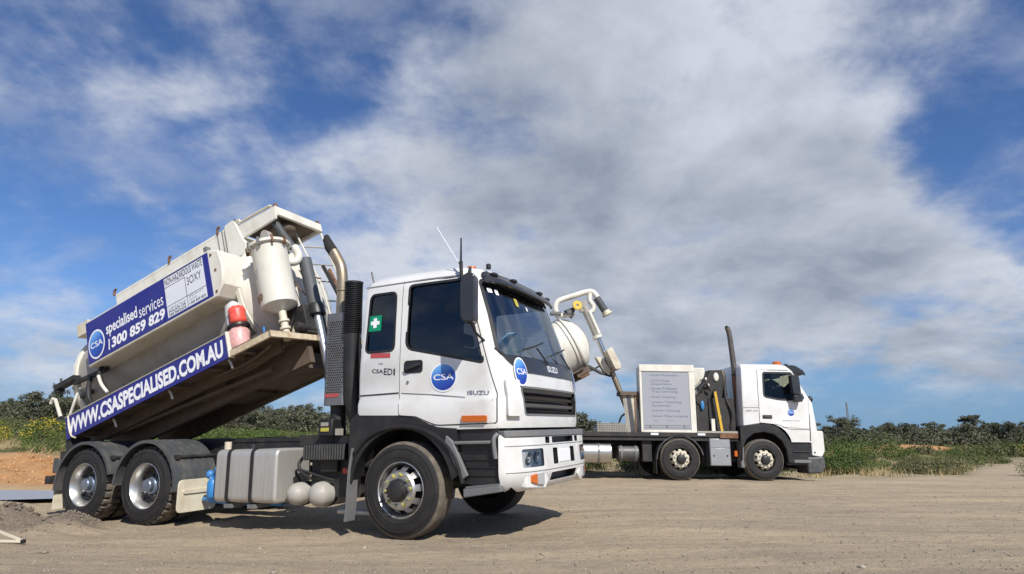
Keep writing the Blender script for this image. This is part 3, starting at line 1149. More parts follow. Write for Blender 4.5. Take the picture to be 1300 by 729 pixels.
# black lower flank, wheel arch, steps
AR = lambda r, a: (r * math.cos(R(a)), .515 + r * math.sin(R(a)))
for s in (-1, 1):
    gy = lambda u, v, t, s=s: (u, s * (1.205 + t), v)
    arc = [AR(.665, a) for a in range(172, 8, -6)]
    fp = [(-.71, .58), (-.72, 1.0), (-.70, 1.30), (-.62, 1.365), (.02, 1.335), (.21, 1.305), (.37, 1.235), (.48, 1.19), (.72, 1.17), (.76, .70)] + [AR(.665, a) for a in range(10, 175, 6)]
    drape(fp, gy, .02).build('fender_panel', 'black_plastic', T1)
    lip = MB()
    lip.lathe([(.665, 0), (.665, -.055), (.70, -.06), (.72, -.045), (.72, 0)], (0, s * 1.21 if s < 0 else 1.21, .515), (0, 1, 0) if s < 0 else (0, -1, 0), 40,
              a0=R(-2) if s < 0 else R(-2), a1=R(150), ref=(1, 0, 0)) if False else None
    # arch lip as a swept bar, low in front, long tail behind the wheel
    pts = [(.80, s * 1.235, .60), (.74, s * 1.235, .80), (.62, s * 1.235, .98), (.42, s * 1.235, 1.12), (.2, s * 1.235, 1.19), (0, s * 1.235, 1.21), (-.25, s * 1.235, 1.18), (-.47, s * 1.235, 1.08), (-.62, s * 1.235, .93)]
    lip.tube(pts, .026, 8, smooth=4)
    lip.build('arch_lip', 'black_plastic', T1)
    lin = MB()
    ps = [AR(.67, a) for a in range(8, 176, 8)]
    k = len(ps)
    lin.add([(x, s * 1.22, z) for x, z in ps] + [(x, s * .86, z) for x, z in ps], [(i, i + 1, k + i + 1, k + i) for i in range(k - 1)])
    lin.build('arch_liner', 'black_plastic', T1)
    # tail flap behind the wheel
    tf = MB()
    prof = [(-.66, .98), (-.70, .75), (-.715, .5), (-.72, .3), (-.74, .17)]
    k = len(prof)
    vs = []
    for dx in (0, .022):
        vs += [(x + dx, s * 1.25, z) for x, z in prof] + [(x + dx, s * 1.08, z) for x, z in prof]
    fs = []
    for i in range(k - 1):
        fs += [(i, i + 1, k + i + 1, k + i), (2 * k + i, 3 * k + i, 3 * k + i + 1, 2 * k + i + 1), (i, 2 * k + i, 2 * k + i + 1, i + 1), (k + i, k + i + 1, 3 * k + i + 1, 3 * k + i)]
    fs += [(0, k, 3 * k, 2 * k), (k - 1, 3 * k - 1, 4 * k - 1, 2 * k - 1)]
    tf.add(vs, fs)
    tf.build('mud_flap', 'grey_plastic', T1)
    # step well
    sw = MB()
    sw.prism([(.78, .60), (1.23, .52), (1.21, 1.05), (1.19, 1.19), (.66, 1.19), (.70, .95)], s * 1.10, s * 1.185)
    sw.build('step_well', 'black_plastic', T1)
    rib = MB()
    for z in (.92, .84, .76, .68):
        rib.box(.80, 1.20, s * 1.185 if s > 0 else -1.20, s * 1.20 if s > 0 else -1.185, z - .004, z + .004)
    rib.build('step_well_rib', 'black_plastic', T1)
    st = MB()
    st.box(.66, 1.13, *sorted((s * 1.16, s * 1.245)), 1.0, 1.035)
    st.build('cab_step', 'grey_plastic', T1, bevel=.01)
    st = MB()
    st.prism([(.60, 1.10), (.68, 1.04), (.86, .68), (.80, .64), (.70, .80), (.58, 1.02)], s * 1.20, s * 1.25)
    st.build('cab_step_bracket', 'grey_plastic', T1, bevel=.01)
    st = MB()
    st.prism([(.80, .455), (1.24, .52), (1.24, .585), (.80, .545)], *sorted((s * 1.0, s * 1.235)))
    st.build('cab_step', 'alloy' if False else 'grey_plastic', T1, bevel=.01)
    stt = MB()
    for i in range(16):
        x = .83 + i * .025
        stt.box(x, x + .012, *sorted((s * 1.0, s * 1.235)), .545 + (x - .8) * .09, .565 + (x - .8) * .09)
    stt.build('step_teeth', 'grey_plastic', T1)
    # black trim post beside the bumper
    MB().tube([(1.20, s * 1.20, 1.10), (1.17, s * 1.235, 1.04), (1.19, s * 1.235, .85)], .025, 8, smooth=3).build('bumper_bracket', 'grey_plastic', T1)
    # mirror
    if s > 0:
        continue
    mr = MB()
    mr.prism(rounded([(-.10, 2.27), (.09, 2.24), (.10, 2.76), (.03, 2.80), (-.09, 2.76)], .07, 5), 0, .18, f=lambda a, b, y, s=s: (1.045 + a * .9 + (y - .1) * .25, s * (1.41 + y), b))
    mir = mr.build('mirror', 'black_gloss', T1, bevel=.02)
    ma = MB()
    ma.tube([(.86, s * 1.13, 2.92), (.98, s * 1.36, 2.90), (1.02, s * 1.47, 2.80)], .016, 8)
    ma.tube([(1.05, s * 1.17, 2.10), (1.04, s * 1.36, 2.17), (1.03, s * 1.47, 2.28)], .014, 8)
    ma.build('mirror_arm', 'black_plastic', mir)
    if s > 5:
        MB().ellipsoid((1.30, 1.25, 1.93), (.05, .09, .09)).build('blind_spot_mirror', 'black_plastic', T1)

# cab roof furniture
MB().lathe([(.06, 0), (.062, .02), (.055, .035), (.03, .045), (0, .048)], (.66, -.72, 3.06), (0, 0, 1), 20).build('roof_beacon', 'orange_lens', T1)
MB().lathe([(.03, 0), (.03, .05), (.02, .06), (0, .06)], (.93, -.80, 3.02), (0, 0, 1), 14).build('roof_horn', 'black_plastic', T1)
an = MB()
an.tube([(.76, -1.16, 2.86), (.76, -1.17, 3.05)], .022, 10)
an.tube([(.76, -1.17, 3.05), (.765, -1.17, 3.33)], [.013, .009], 8)
an.build('antenna', 'black_plastic', T1)
MB().tube([(.74, -1.14, 3.0), (.58, -1.14, 3.26), (.42, -1.14, 3.52)], .0055, 6).build('antenna', 'whip_white', T1).__setitem__('label', 'thin white whip antenna leaning back')
MB().tube([(-.55, -1.05, 2.98), (-.585, -1.05, 3.12)], .010, 6).build('antenna', 'black_plastic', T1)

# inside the cab
inn = MB()
inn.prism([(.78, 1.75), (1.24, 1.72), (1.24, 1.93), (1.12, 2.00), (.86, 1.96)], -1.10, 1.10)
dash = inn.build('dashboard', 'cab_trim', T1, bevel=.03)
sb = MB()
sb.lathe([(.205, 0), (.222, .012), (.235, 0), (.222, -.012), (.205, 0)], (.66, -.62, 2.02), (-.5, 0, .86), 32)
sb.tube([(.66 - .11, -.62, 2.02 - .19), (.66, -.62, 2.02), (.85, -.62, 1.78)], .02, 8)
sb.build('steering_wheel', 'black_plastic', dash)
pp = MB()
pp.box(-.14, .14, -.20, .20, 0, .006)
pp.build('blue_paper', 'paper_blue', dash, Matrix.Translation((1.12, -.80, 2.13)) @ Matrix.Rotation(R(-40), 4, 'Y') @ Matrix.Rotation(R(12), 4, 'X'))
pp2 = MB()
pp2.box(-.14, .14, -.22, .22, 0, .006)
pp2.build('white_paper', 'soft_white', dash, Matrix.Translation((.98, -.15, 2.14)) @ Matrix.Rotation(R(-62), 4, 'Y'))
for y in (-.62, .62):
    sm = MB()
    sm.box(-.05, .45, y - .25, y + .25, 1.50, 1.66)
    sm.prism([(-.10, 1.62), (.06, 1.62), (-.06, 2.30), (-.20, 2.30)], y - .24, y + .24)
    sm.prism([(-.16, 2.32), (-.06, 2.32), (-.09, 2.50), (-.19, 2.50)], y - .13, y + .13)
    sm.build('seat', 'seat_cloth', T1, bevel=.04)
# frame rails and running gear
ch = MB()
for s in (-1, 1):
    ch.box(-6.15, 1.15, *sorted((s * .36, s * .43)), .78, 1.05)
    ch.box(-6.15, 1.15, *sorted((s * .30, s * .43)), 1.05, 1.062)
for x in (-6.0, -4.8, -3.6, -2.6, -1.5, -.4, .9):
    ch.box(x - .05, x + .05, -.36, .36, .82, 1.0)
ch.build('chassis_frame', 'black_steel', T1, bevel=.006)
sub = MB()
for s in (-1, 1):
    sub.box(-6.0, -1.1, *sorted((s * .36, s * .44)), 1.065, 1.12)
sub.build('subframe_rail', 'black_steel', T1)
ax = MB()
for x in (0, -4.14, -5.46):
    ax.cyl((x, -1.0, .50), (x, 1.0, .50), .07 if x == 0 else .09, n=14)
    if x < -1:
        ax.ellipsoid((x, 0, .52), (.24, .26, .26))
        ax.cyl((x, -.75, .52), (x, .75, .52), .17, n=20)
    else:
        ax.cyl((x, -.98, .52), (x, -.80, .52), .2, n=24)
        ax.cyl((x, .98, .52), (x, .80, .52), .2, n=24)
ax.cyl((-3.9, 0, .6), (-.2, 0, .75), .06, n=12)
ax.build('axle', 'black_steel', T1)
sp = MB()
for s in (-1, 1):
    for xx, L_ in ((0, .75), (-4.8, .95)):
        for k in range(5):
            hx = L_ * (1 - .13 * k)
            zc_ = .62 + k * -.022 if xx < -1 else .60 - k * .02
            sp.tube([(xx - hx, s * .50, zc_ + .10), (xx, s * .50, zc_), (xx + hx, s * .50, zc_ + .10)], .02, 4, smooth=3)
sp.build('leaf_spring', 'black_steel', T1)
eng = MB()
eng.box(-.75, .95, -.48, .48, .55, 1.25)
eng.box(-1.25, -.5, -.35, .35, .7, 1.28)
eng.cyl((-.75, -.35, 1.2), (-.75, .35, 1.2), .2)
eng.box(-.68, -.50, -1.05, -.40, .75, 1.32)
eng.build('engine', 'black_steel', T1, bevel=.02)
MB().tube([(-.86, -.80, 1.02), (-.80, -.82, 1.15), (-.82, -.80, 1.32), (-.95, -.75, 1.5)], .055, 12, smooth=5).build('intake_hose', 'rust', T1)

wheel(T1, 0, -1.205, 'steer', -1, .2)
wheel(T1, 0, 1.205, 'steer', 1, .5)
for x, sp_ in ((-4.14, .35), (-5.46, .1)):
    wheel(T1, x, -1.235, 'drive', -1, sp_, dual=True)
    wheel(T1, x, 1.235, 'drive', 1, .3, dual=True)

# rear mudguards with ribs, brackets
for x in (-4.14, -5.46):
    for s in (-1, 1):
        g = MB()
        y0, y1 = sorted((s * 1.27, s * .60))
        a0, a1 = (R(-4), R(178)) if x > -5 else (R(16), R(186))
        g.lathe([(.605, 0), (.620, 0), (.625, y1 - y0), (.605, y1 - y0), (.605, 0)], (x, y0, .50), (0, 1, 0), 44, a0=-a1, a1=-a0, ref=(1, 0, 0))
        g.lathe([(.59, -.012), (.632, -.012), (.636, .03), (.618, .03)] if s < 0 else [(.59, y1 - y0 + .012), (.632, y1 - y0 + .012), (.636, y1 - y0 - .03), (.618, y1 - y0 - .03)], (x, y0, .50), (0, 1, 0), 44, a0=-a1, a1=-a0, ref=(1, 0, 0))
        for t in (.16, .27, .38, .49, .6):
            g.lathe([(.62, t - .012), (.633, t - .005), (.633, t + .005), (.62, t + .012)], (x, y0, .50), (0, 1, 0), 44, a0=-a1, a1=-a0, ref=(1, 0, 0))
        mg = g.build('mudguard', 'guard_plastic', T1)
        b = MB()
        an_ = R(38)
        bx, bz = x + .645 * math.cos(an_), .50 + .645 * math.sin(an_)
        b.tube([(bx, s * 1.18, bz), (bx, s * .4, bz)], .024, 10)
        b.box(bx - .03, bx + .03, *sorted((s * 1.16, s * 1.21)), bz - .03, bz + .03)
        b.build('mudguard_bracket', 'black_steel', mg)
for s in (-1, 1):
    y0, y1 = sorted((s * 1.24, s * .62))
    f1 = MB()
    f1.prism(rounded(rect(y0, y1, .18, .60), .07, 4), -3.50, -3.485, f=lambda a, b, x: (x, a, b))
    fo = f1.build('mud_flap', 'cream_paint', T1, bevel=.004)
    fo['label'] = 'dusty cream mud flap ahead of the first rear wheel'
    hd = MB()
    hd.prism(rounded(rect(y0 + .08, y1 - .08, .42, .47), .02, 3), -3.485, -3.465, f=lambda a, b, x: (x, a, b))
    hd.build('flap_stiffener', 'cream_paint', fo)
    f2 = MB()
    f2.box(-6.13, -6.115, y0, y1, .16, .52)
    f2.build('mud_flap', 'cream_paint', T1, bevel=.004)
# underrun bar and lamps at the tail
tb = MB()
tb.box(-6.42, -6.32, -1.22, 1.22, .52, .64)
tb.box(-6.36, -6.1, -.5, -.4, .6, .95)
tb.box(-6.36, -6.1, .4, .5, .6, .95)
tb.build('underrun_bar', 'black_steel', T1, bevel=.01)
for s in (-1, 1):
    a = MB()
    a.box(-6.30, -6.16, *sorted((s * 1.20, s * .86)), .68, .90)
    tl = a.build('tail_lamp_box', 'guard_plastic', T1, bevel=.01)
    MB().box(-6.312, -6.30, *sorted((s * 1.18, s * .88)), .71, .87).build('tail_lamp_lens', 'red_lens', tl)
    MB().box(-6.18, -6.08, *sorted((s * 1.18, s * .95)), .90, 1.0).build('lamp_bracket', 'black_steel', T1)

# side equipment between the axles
ft = MB()
ft.prism(rounded(rect(-1.22, -.60, .33, .985), .09, 6), -2.86, -1.82, f=lambda a, b, x: (x, a, b))
tank = ft.build('fuel_tank', 'silver_tank', T1, bevel=.03, seg=3)
for x in (-2.62, -2.22):
    stp = MB()
    stp.prism(rounded(rect(-1.232, -.588, .318, .997), .09, 6), x - .024, x + .024, f=lambda a, b, x: (x, a, b))
    stp.build('tank_strap', 'black_plastic', tank)
    MB().box(x - .06, x + .06, -1.20, -.45, .27, .318).build('tank_bracket', 'grey_plastic', tank)
MB().lathe([(.05, 0), (.055, .02), (.05, .05), (0, .055)], (-2.45, -1.0, .985), (0, 0, 1), 18).build('filler_cap', 'black_plastic', tank)
MB().tube([(-2.9, -1.0, .80), (-2.9, -1.0, 1.08)], .045, 14).build('riser_pipe', 'cream_paint', T1)
for x, r in ((-1.62, .135), (-1.27, .148)):
    at_ = MB()
    at_.lathe([(0, -.115), (r * .35, -.108), (r * .62, -.088), (r * .85, -.05), (r * .97, -.01), (r, .04), (r, .55), (r * .8, .62), (0, .66)], (x, -1.06, .44), (0, 1, 0), 28)
    ao = at_.build('air_tank', 'air_tank_grey', T1)
    MB().lathe([(r + .004, 0), (r + .008, .01), (r + .008, .05), (r + .004, .06)], (x, -.95, .44), (0, 1, 0), 28).build('tank_strap', 'black_plastic', ao)
bb = MB()
bb.box(-1.52, -.88, -1.10, -.5, .84, 1.03)
bat = bb.build('battery_box', 'black_plastic', T1, bevel=.012)
for i in range(16):
    x = -1.50 + i * .04
    MB().box(x, x + .016, -1.112, -1.10, .85, 1.02).build('battery_box_rib', 'guard_plastic', bat)
mech = MB()
mech.box(-1.50, -.74, -.95, -.45, .40, .84)
mech.box(-1.30, -1.05, -1.02, -.7, .70, .84)
mech.tube([(-1.6, -.95, .9), (-1.66, -1.0, .8), (-1.60, -1.02, .70), (-1.45, -1.0, .62)], .022, 8, smooth=4)
mech.tube([(-1.7, -.9, .55), (-1.75, -.95, .68), (-1.62, -1.02, .72), (-1.3, -1.0, .64), (-1.1, -1.0, .6)], .018, 8, smooth=4)
mech.box(-1.20, -.72, -.9, -.42, 1.03, 1.12)
mech.box(-1.9, -1.1, -.75, -.44, 1.0, 1.14)
mech.build('air_valve_block', 'black_steel', T1, bevel=.01)
MB().box(-.98, -.91, -1.0, -.96, .68, .74).build('warning_tag', 'red_lens', T1)
MB().box(-.88, -.82, -1.0, -.96, .70, .76).build('warning_tag', 'paper_blue', T1)
rl = MB()
rl.box(-1.40, -1.18, -.98, -.80, 1.12, 1.33)
rlo = rl.build('control_box', 'black_plastic', T1, bevel=.015)
MB().box(-1.35, -1.23, -.99, -.98, 1.18, 1.225).build('label_plate', 'yellow_plastic', rlo)
MB().box(-1.35, -1.24, -.99, -.98, 1.245, 1.29).build('label_plate', 'tank_grey', rlo)
MB().box(-1.13, -1.07, -.98, -.9, 1.13, 1.21).build('terminal_box', 'tank_grey', T1)
pmp = MB()
pmp.ellipsoid((-3.17, -1.02, .66), (.055, .055, .06))
pmp.ellipsoid((-3.04, -1.0, .72), (.06, .055, .05))
pmp.lathe([(0, 0), (.06, .01), (.075, .06), (.075, .2), (.05, .24), (0, .25)], (-3.10, -1.02, .36), (0, 0, 1), 18)
pmp.tube([(-3.17, -1.02, .66), (-3.1, -1.03, .58), (-3.02, -1.0, .72), (-2.98, -.95, .80)], .028, 8, smooth=3)
pmp.box(-3.22, -2.98, -.98, -.80, .30, .45)
pmp.build('hydraulic_pump', 'blue_paint', T1, bevel=.006)
MB().tube([(-3.45, -.85, .33), (-2.9, -.95, .30), (-2.0, -.9, .30)], .03, 10).build('hydraulic_pipe', 'blue_paint', T1)
MB().tube([(-1.1, -.9, .235), (-.3, -.9, .22)], .03, 10).build('drain_pipe', 'silver_tank', T1)

# heat shield, exhaust and air intake stack behind the cab
hs = MB()
hsp = rounded([(-1.42, -.92), (-1.07, -.92), (-1.07, -.56), (-1.42, -.56)], [.10, .05, .05, .1], 6)
hs.prism(hsp, 1.50, 2.68, f=lambda a, b, z: (a, b, z))
shield = hs.build('heat_shield', 'heat_shield', T1)
dots = MB()
for i in range(30):
    z = 1.66 + i * .031
    for j in range(8):
        x = -1.33 + (j + .5 * (i % 2)) * .0315
        if x < -1.10:
            dots.cyl((x, -.9205, z), (x, -.9225, z), .0115, n=6)
for i in range(30):
    z = 1.66 + i * .031
    for j in range(8):
        y = -.85 + (j + .5 * (i % 2)) * .0315
        dots.cyl((-1.0698, y, z), (-1.0675, y, z), .0115, n=6)
tag(dots.build('perforation', 'soot', shield), kind='stuff')
MB().box(-1.36, -1.15, -.925, -.92, 1.60, 1.645).build('warning_tag', 'red_print', shield)
MB().tube([(-1.28, -.75, .95), (-1.28, -.75, 1.5)], .10, 16).build('exhaust_downpipe', 'black_steel', T1)
ex = MB()
ex.tube([(-1.33, -.70, 2.55), (-1.33, -.70, 3.06)], .070, 20)
ex.lathe([(.070, 0), (.082, .005), (.082, .035), (.070, .04)], (-1.33, -.70, 3.02), (0, 0, 1), 20)
ex.tube([(-1.33, -.70, 3.06), (-1.335, -.70, 3.22), (-1.37, -.70, 3.38), (-1.45, -.70, 3.52), (-1.50, -.70, 3.60)], [.074, .072], 20, caps=False, smooth=4)
stack = ex.build('exhaust_stack', 'exhaust_steel', T1)
MB().tube([(-1.497, -.70, 3.59), (-1.57, -.70, 3.68), (-1.63, -.70, 3.80), (-1.64, -.70, 3.86)], [.073, .074, .055, .03], 20, caps=True).build('exhaust_mouth', 'soot', stack)
bl = MB()
prof = []
for i in range(27):
    z = 2.40 + i * .0245
    prof += [(.095, z), (.118, z + .006), (.118, z + .012), (.095, z + .018)]
bl.lathe(prof, (-.99, -.88, 0), (0, 0, 1), 28)
bl.lathe([(.12, 3.05), (.12, 3.07), (0, 3.072)], (-.99, -.88, 0), (0, 0, 1), 28)
bl.build('intake_bellows', 'black_plastic', T1, angle=20)
MB().tube([(-.99, -.88, 2.40), (-.99, -.88, 1.95), (-.97, -.85, 1.5), (-.9, -.8, 1.25)], .10, 20, smooth=4).build('intake_pipe', 'black_plastic', T1)
MB().box(-.86, -.70, -.98, .98, 1.05, 3.0).build('cab_rear_screen', 'black_steel', T1) if False else None
MB().box(-.80, -.68, -.85, .85, 1.2, 2.2).build('cab_rear_bulkhead', 'black_steel', T1)

# ---------------- tipping body of truck one, own frame (s, y, h) tilted 17.4 degrees
TB = Matrix.Translation((-5.6, 0, 1.0)) @ Matrix.Rotation(R(-17.4), 4, 'Y')
ctr, rad = 1.33, .90
vt = MB()
prof = [(0, -1.08), (.3, -1.05), (.52, -.98), (.70, -.87), (.82, -.74), (rad, -.56), (rad, 3.16), (.885, 3.22), (.84, 3.30), (.73, 3.40), (.53, 3.51), (.3, 3.58), (0, 3.60)]
vt.lathe(prof, (0, 0, ctr), (1, 0, 0), 72)
mat('barrel_shade_grey', (0.36, 0.345, 0.31), 0.5, dirt=0.6, dirtcol=(0.2, 0.155, 0.10), dscale=2.5)  # lower barrel: tray's shade put into a darker base colour, plus dirt
vtank = vt.build('waste_tank', ['tank_white', 'barrel_shade_grey'], T1, TB, angle=50)
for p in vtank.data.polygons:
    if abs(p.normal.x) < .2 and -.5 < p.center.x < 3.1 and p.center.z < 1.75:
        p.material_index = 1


def child(mb, name, mats, par=None, bevel=0.0, angle=35, label=None, M=None):
    """piece of the tipping body; sub-parts share the frame of their part"""
    if par is None:
        o = mb.build(name, mats, T1, TB if M is None else TB @ M, bevel, angle)
    else:
        o = mb.build(name, mats, par, M, bevel, angle)
    if label:
        o['label'] = label
    return o


for s_, w_ in ((-.50, .035), (3.12, .03)):
    b = MB()
    b.lathe([(rad - .01, -w_), (rad + .04, -w_), (rad + .04, w_), (rad - .01, w_)], (s_, 0, ctr), (1, 0, 0), 72)
    child(b, 'tank_ring', 'tank_white', vtank)
# rear door ribs, clamps, latch
for k in range(14):
    a = 2 * PI * k / 14 + .1
    b = MB()
    b.beam((-.64, (rad - .03) * math.cos(a), ctr + (rad - .03) * math.sin(a)), (-1.02, .40 * math.cos(a), ctr + .40 * math.sin(a)), .05, .06)
    child(b, 'door_rib', 'cream_paint', vtank)
for k in range(10):
    a = R(200 + k * 14)
    b = MB()
    c_, s2 = math.cos(a), math.sin(a)
    b.beam((-.42, (rad + .06) * c_, ctr + (rad + .06) * s2), (-.16, (rad + .06) * c_, ctr + (rad + .06) * s2), .05, .06)
    child(b, 'door_clamp', 'black_steel', vtank)
lt = MB()
lt.box(-.80, -.34, -1.06, -.94, 1.25, 1.33)
lt.box(-.86, -.76, -1.04, -.94, 1.21, 1.30)
lt.beam((-.40, -1.0, 1.22), (.40, -1.0, 1.16), .05, .06)
child(lt, 'door_latch', 'black_steel')
cb = MB()
cb.box(-.34, -.06, -.95, -.72, 1.98, 2.20)
cb.box(-.10, .30, -.9, -.8, 2.03, 2.10)
child(cb, 'hinge_block', 'cream_paint', bevel=.01)
ho = MB()
ho.tube([(.02, -1.03, 1.15), (.06, -1.10, .95), (.10, -1.12, .75), (.22, -1.1, .6)], .035, 10, smooth=4)
ho.tube([(.32, -1.0, 1.30), (.36, -1.12, 1.08), (.48, -1.15, .85), (.60, -1.15, .62)], .032, 10, smooth=4)
child(ho, 'hydraulic_hose', 'black_plastic')
h2 = MB()
h2.tube([(-.12, -1.15, .95), (-.20, -1.17, .80), (-.35, -1.16, .62)], .02, 8, smooth=3)
child(h2, 'white_hose', 'tank_white')
child(MB().tube([(.42, -1.18, 1.02), (.50, -1.2, .85), (.62, -1.2, .68)], .024, 8, smooth=3), 'white_hose', 'tank_white')
# side hose tray box with the upper banner
bx = MB()
bx.prism([(.26, 1.205), (3.02, 1.205), (3.16, 1.35), (3.20, 1.62), (3.16, 1.88), (2.98, 1.96), (.26, 1.96)], -1.215, -.72)
tray = child(bx, 'hose_tray', 'tank_white', bevel=.02)
ln = MB()
ln.prism([(2.99, 1.22), (3.05, 1.40), (3.06, 1.62), (3.03, 1.86), (2.985, 1.94)], -1.2195, -1.215)
child(ln, 'tray_end_seam', 'grey_plastic', tray) if False else None
fy = lambda y: (lambda u, v, t: (u, y - t, v))
bn = MB().box(.29, 2.965, -1.222, -1.2155, 1.243, 1.925)
ban = child(bn, 'upper_banner', 'banner_blue', tray)
YB = -1.2235
text_mb('specialised', (.74, 1.44, 1.50, 1.74), fy(YB), shear=.0, bold=.022).build('lettering', 'print_white', tray)
text_mb('services', (1.48, 2.00, 1.52, 1.70), fy(YB), bold=.0).build('lettering', 'print_white', tray)
text_mb('1', (.76, .80, 1.30, 1.47), fy(YB), shear=.12, bold=.03).build('lettering', 'print_white', tray)
text_mb('300 859 829', (.83, 2.01, 1.30, 1.47), fy(YB), shear=.12, bold=.04).build('lettering', 'print_white', tray)
disc_logo(.505, 1.50, .165, .205, lambda u, v, t: (u, YB + .001 - t, v), tray)
wp = MB().box(2.06, 2.86, YB - .001, YB + .001, 1.275, 1.905)
child(wp, 'waste_sign', 'sign_white', tray)
YS = YB - .002
text_mb('NON-HAZARDOUS WASTE', (2.075, 2.845, 1.775, 1.885), fy(YS), bold=.01).build('lettering', 'print_dark', tray)
text_mb('3OXY', (2.51, 2.80, 1.60, 1.725), fy(YS), bold=.0).build('lettering', 'print_dark', tray)
text_mb('IN EMERGENCY DIAL 000', (2.09, 2.44, 1.385, 1.415), fy(YS)).build('lettering', 'print_grey', tray)
text_mb('POLICE OR', (2.09, 2.44, 1.335, 1.375), fy(YS), bold=.02).build('lettering', 'print_dark', tray)
text_mb('FIRE BRIGADE', (2.09, 2.44, 1.287, 1.325), fy(YS), bold=.02).build('lettering', 'print_dark', tray)
text_mb('SPECIALIST', (2.51, 2.80, 1.405, 1.435), fy(YS)).build('lettering', 'print_grey', tray)
text_mb('ADVICE', (2.51, 2.66, 1.355, 1.385), fy(YS)).build('lettering', 'print_grey', tray)
text_mb('1300 859 829', (2.51, 2.83, 1.293, 1.335), fy(YS), bold=.02).build('lettering', 'print_dark', tray)
lns = MB()
for (a, b, c, d) in ((2.06, 2.475, 1.745, 1.753), (2.475, 2.483, 1.275, 1.753), (2.06, 2.86, 1.445, 1.453), (2.06, 2.86, 1.897, 1.905)):
    lns.box(a, b, YS - .0005, YS + .0005, c, d)
child(lns, 'sign_rule', 'print_dark', tray)
for u, v in ((3.02, 1.86), (3.035, 1.28), (3.07, 1.6)):
    child(MB().cyl((u, -1.212, v), (u, -1.228, v), .018, n=10), 'catch_bolt', 'rust', tray)
# latch handles on the tray top
child(MB().box(2.86, 2.92, -1.18, -1.10, 1.96, 2.06), 'tray_catch', 'grey_plastic', tray)

# deck with lower banner
dk = MB()
dk.prism([(-1.20, .335), (.98, .44), (.98, .48), (-1.20, .385)], -.34, 3.80, f=lambda a, b, x: (x, a, b))
deck = child(dk, 'deck_floor', 'brown_steel')
fa = MB()
fa.box(3.09, 3.84, -1.235, -1.20, .27, .355)
fa.prism([(-1.235, .27), (.98, .40), (.98, .48), (-1.235, .355)], 3.80, 3.84, f=lambda a, b, x: (x, a, b))
child(fa, 'deck_edge', 'rusty_cream', bevel=.006)
child(MB().box(3.075, 3.10, -1.24, -1.15, .27, .64), 'banner_end_post', 'tank_white', bevel=.004)
lb = MB()
lb.box(-.335, 3.075, -1.225, -1.205, .275, .615)
low = child(lb, 'lower_banner', 'banner_blue')
child(MB().box(-.335, 3.075, -1.232, -1.200, .612, .63), 'banner_rail', 'tank_grey', low)
text_mb('WWW.CSASPECIALISED.COM.AU', (-.28, 3.00, .325, .565), fy(-1.227), shear=.08, bold=.042).build('lettering', 'print_white', low)
ts = MB()
ts.tube([(-.24, -1.24, .62), (-.235, -1.245, .45), (-.20, -1.24, .30), (-.12, -1.23, .24)], .012, 6, smooth=3)
child(ts, 'tie_strap', 'cream_paint', low)
# underside: longitudinal rails, cross members
for y, w, z0, z1 in ((-.42, .09, .02, .36), (.42, .09, .06, .40), (-.80, .05, .20, .35), (.80, .05, .26, .42)):
    child(MB().box(-.45, 3.75 if abs(y) < .5 else 3.6, y - w / 2, y + w / 2, z0, z1), 'underbody_rail', 'brown_steel')
for s_ in (-.2, .5, 1.2, 1.9, 2.6, 3.25):
    cmb = MB()
    cmb.prism([(-1.17, .28), (.95, .36), (.95, .42), (-1.17, .34)], s_ - .03, s_ + .03, f=lambda a, b, x: (x, a, b))
    child(cmb, 'cross_member', 'brown_steel')
sm = MB()
sm.cyl((3.0, -.95, .34), (3.0, .8, .38), .05, n=12)
sm.box(2.6, 3.5, -.3, .3, .05, .3)
sm.tube([(3.6, -1.0, .27), (3.1, -.9, .24), (2.4, -.88, .27)], .02, 8, smooth=3)
sm.tube([(3.65, -.8, .26), (3.0, -.7, .22), (2.0, -.66, .27)], .018, 8, smooth=3)
sm.box(1.8, 2.3, -.62, .62, .12, .30)
child(sm, 'underbody_pipework', 'brown_steel')
for s_, y in ((.55, -1.1), (1.75, -1.1), (2.95, -1.12)):
    child(MB().tube([(s_, y, .30), (s_ + .03, y, .24), (s_ + .05, y, .16)], .016, 8), 'banner_clip', 'tank_white')
mk = MB()
mk.beam((-.12, -.75, .22), (3.2, -.62, .10), .05, .05)
child(mk, 'underbody_tube', 'brown_steel')
# saddle plates between deck and tank
for s_ in (.4, 1.6, 2.8):
    sd = MB()
    sd.prism([(-.85, .38), (.85, .42), (.80, .95), (.6, .62), (0, .44), (-.6, .62), (-.80, .95)], s_ - .03, s_ + .03, f=lambda a, b, x: (x, a, b))
    child(sd, 'tank_saddle', 'tank_grey')
# fence post at the tail, left side tail arms
child(MB().tube([(-1.02, -1.0, 1.10), (-.96, -1.0, 1.16), (-.90, -1.0, 1.12), (-.80, -1.0, .80)], .028, 8), 'tail_handle', 'tank_white')
child(MB().beam((-.86, -1.0, .80), (-.30, -1.0, .62), .04, .05), 'tail_arm', 'black_steel')
child(MB().box(-.40, -.28, -1.2, -.9, .10, .30), 'tail_hinge', 'black_steel')

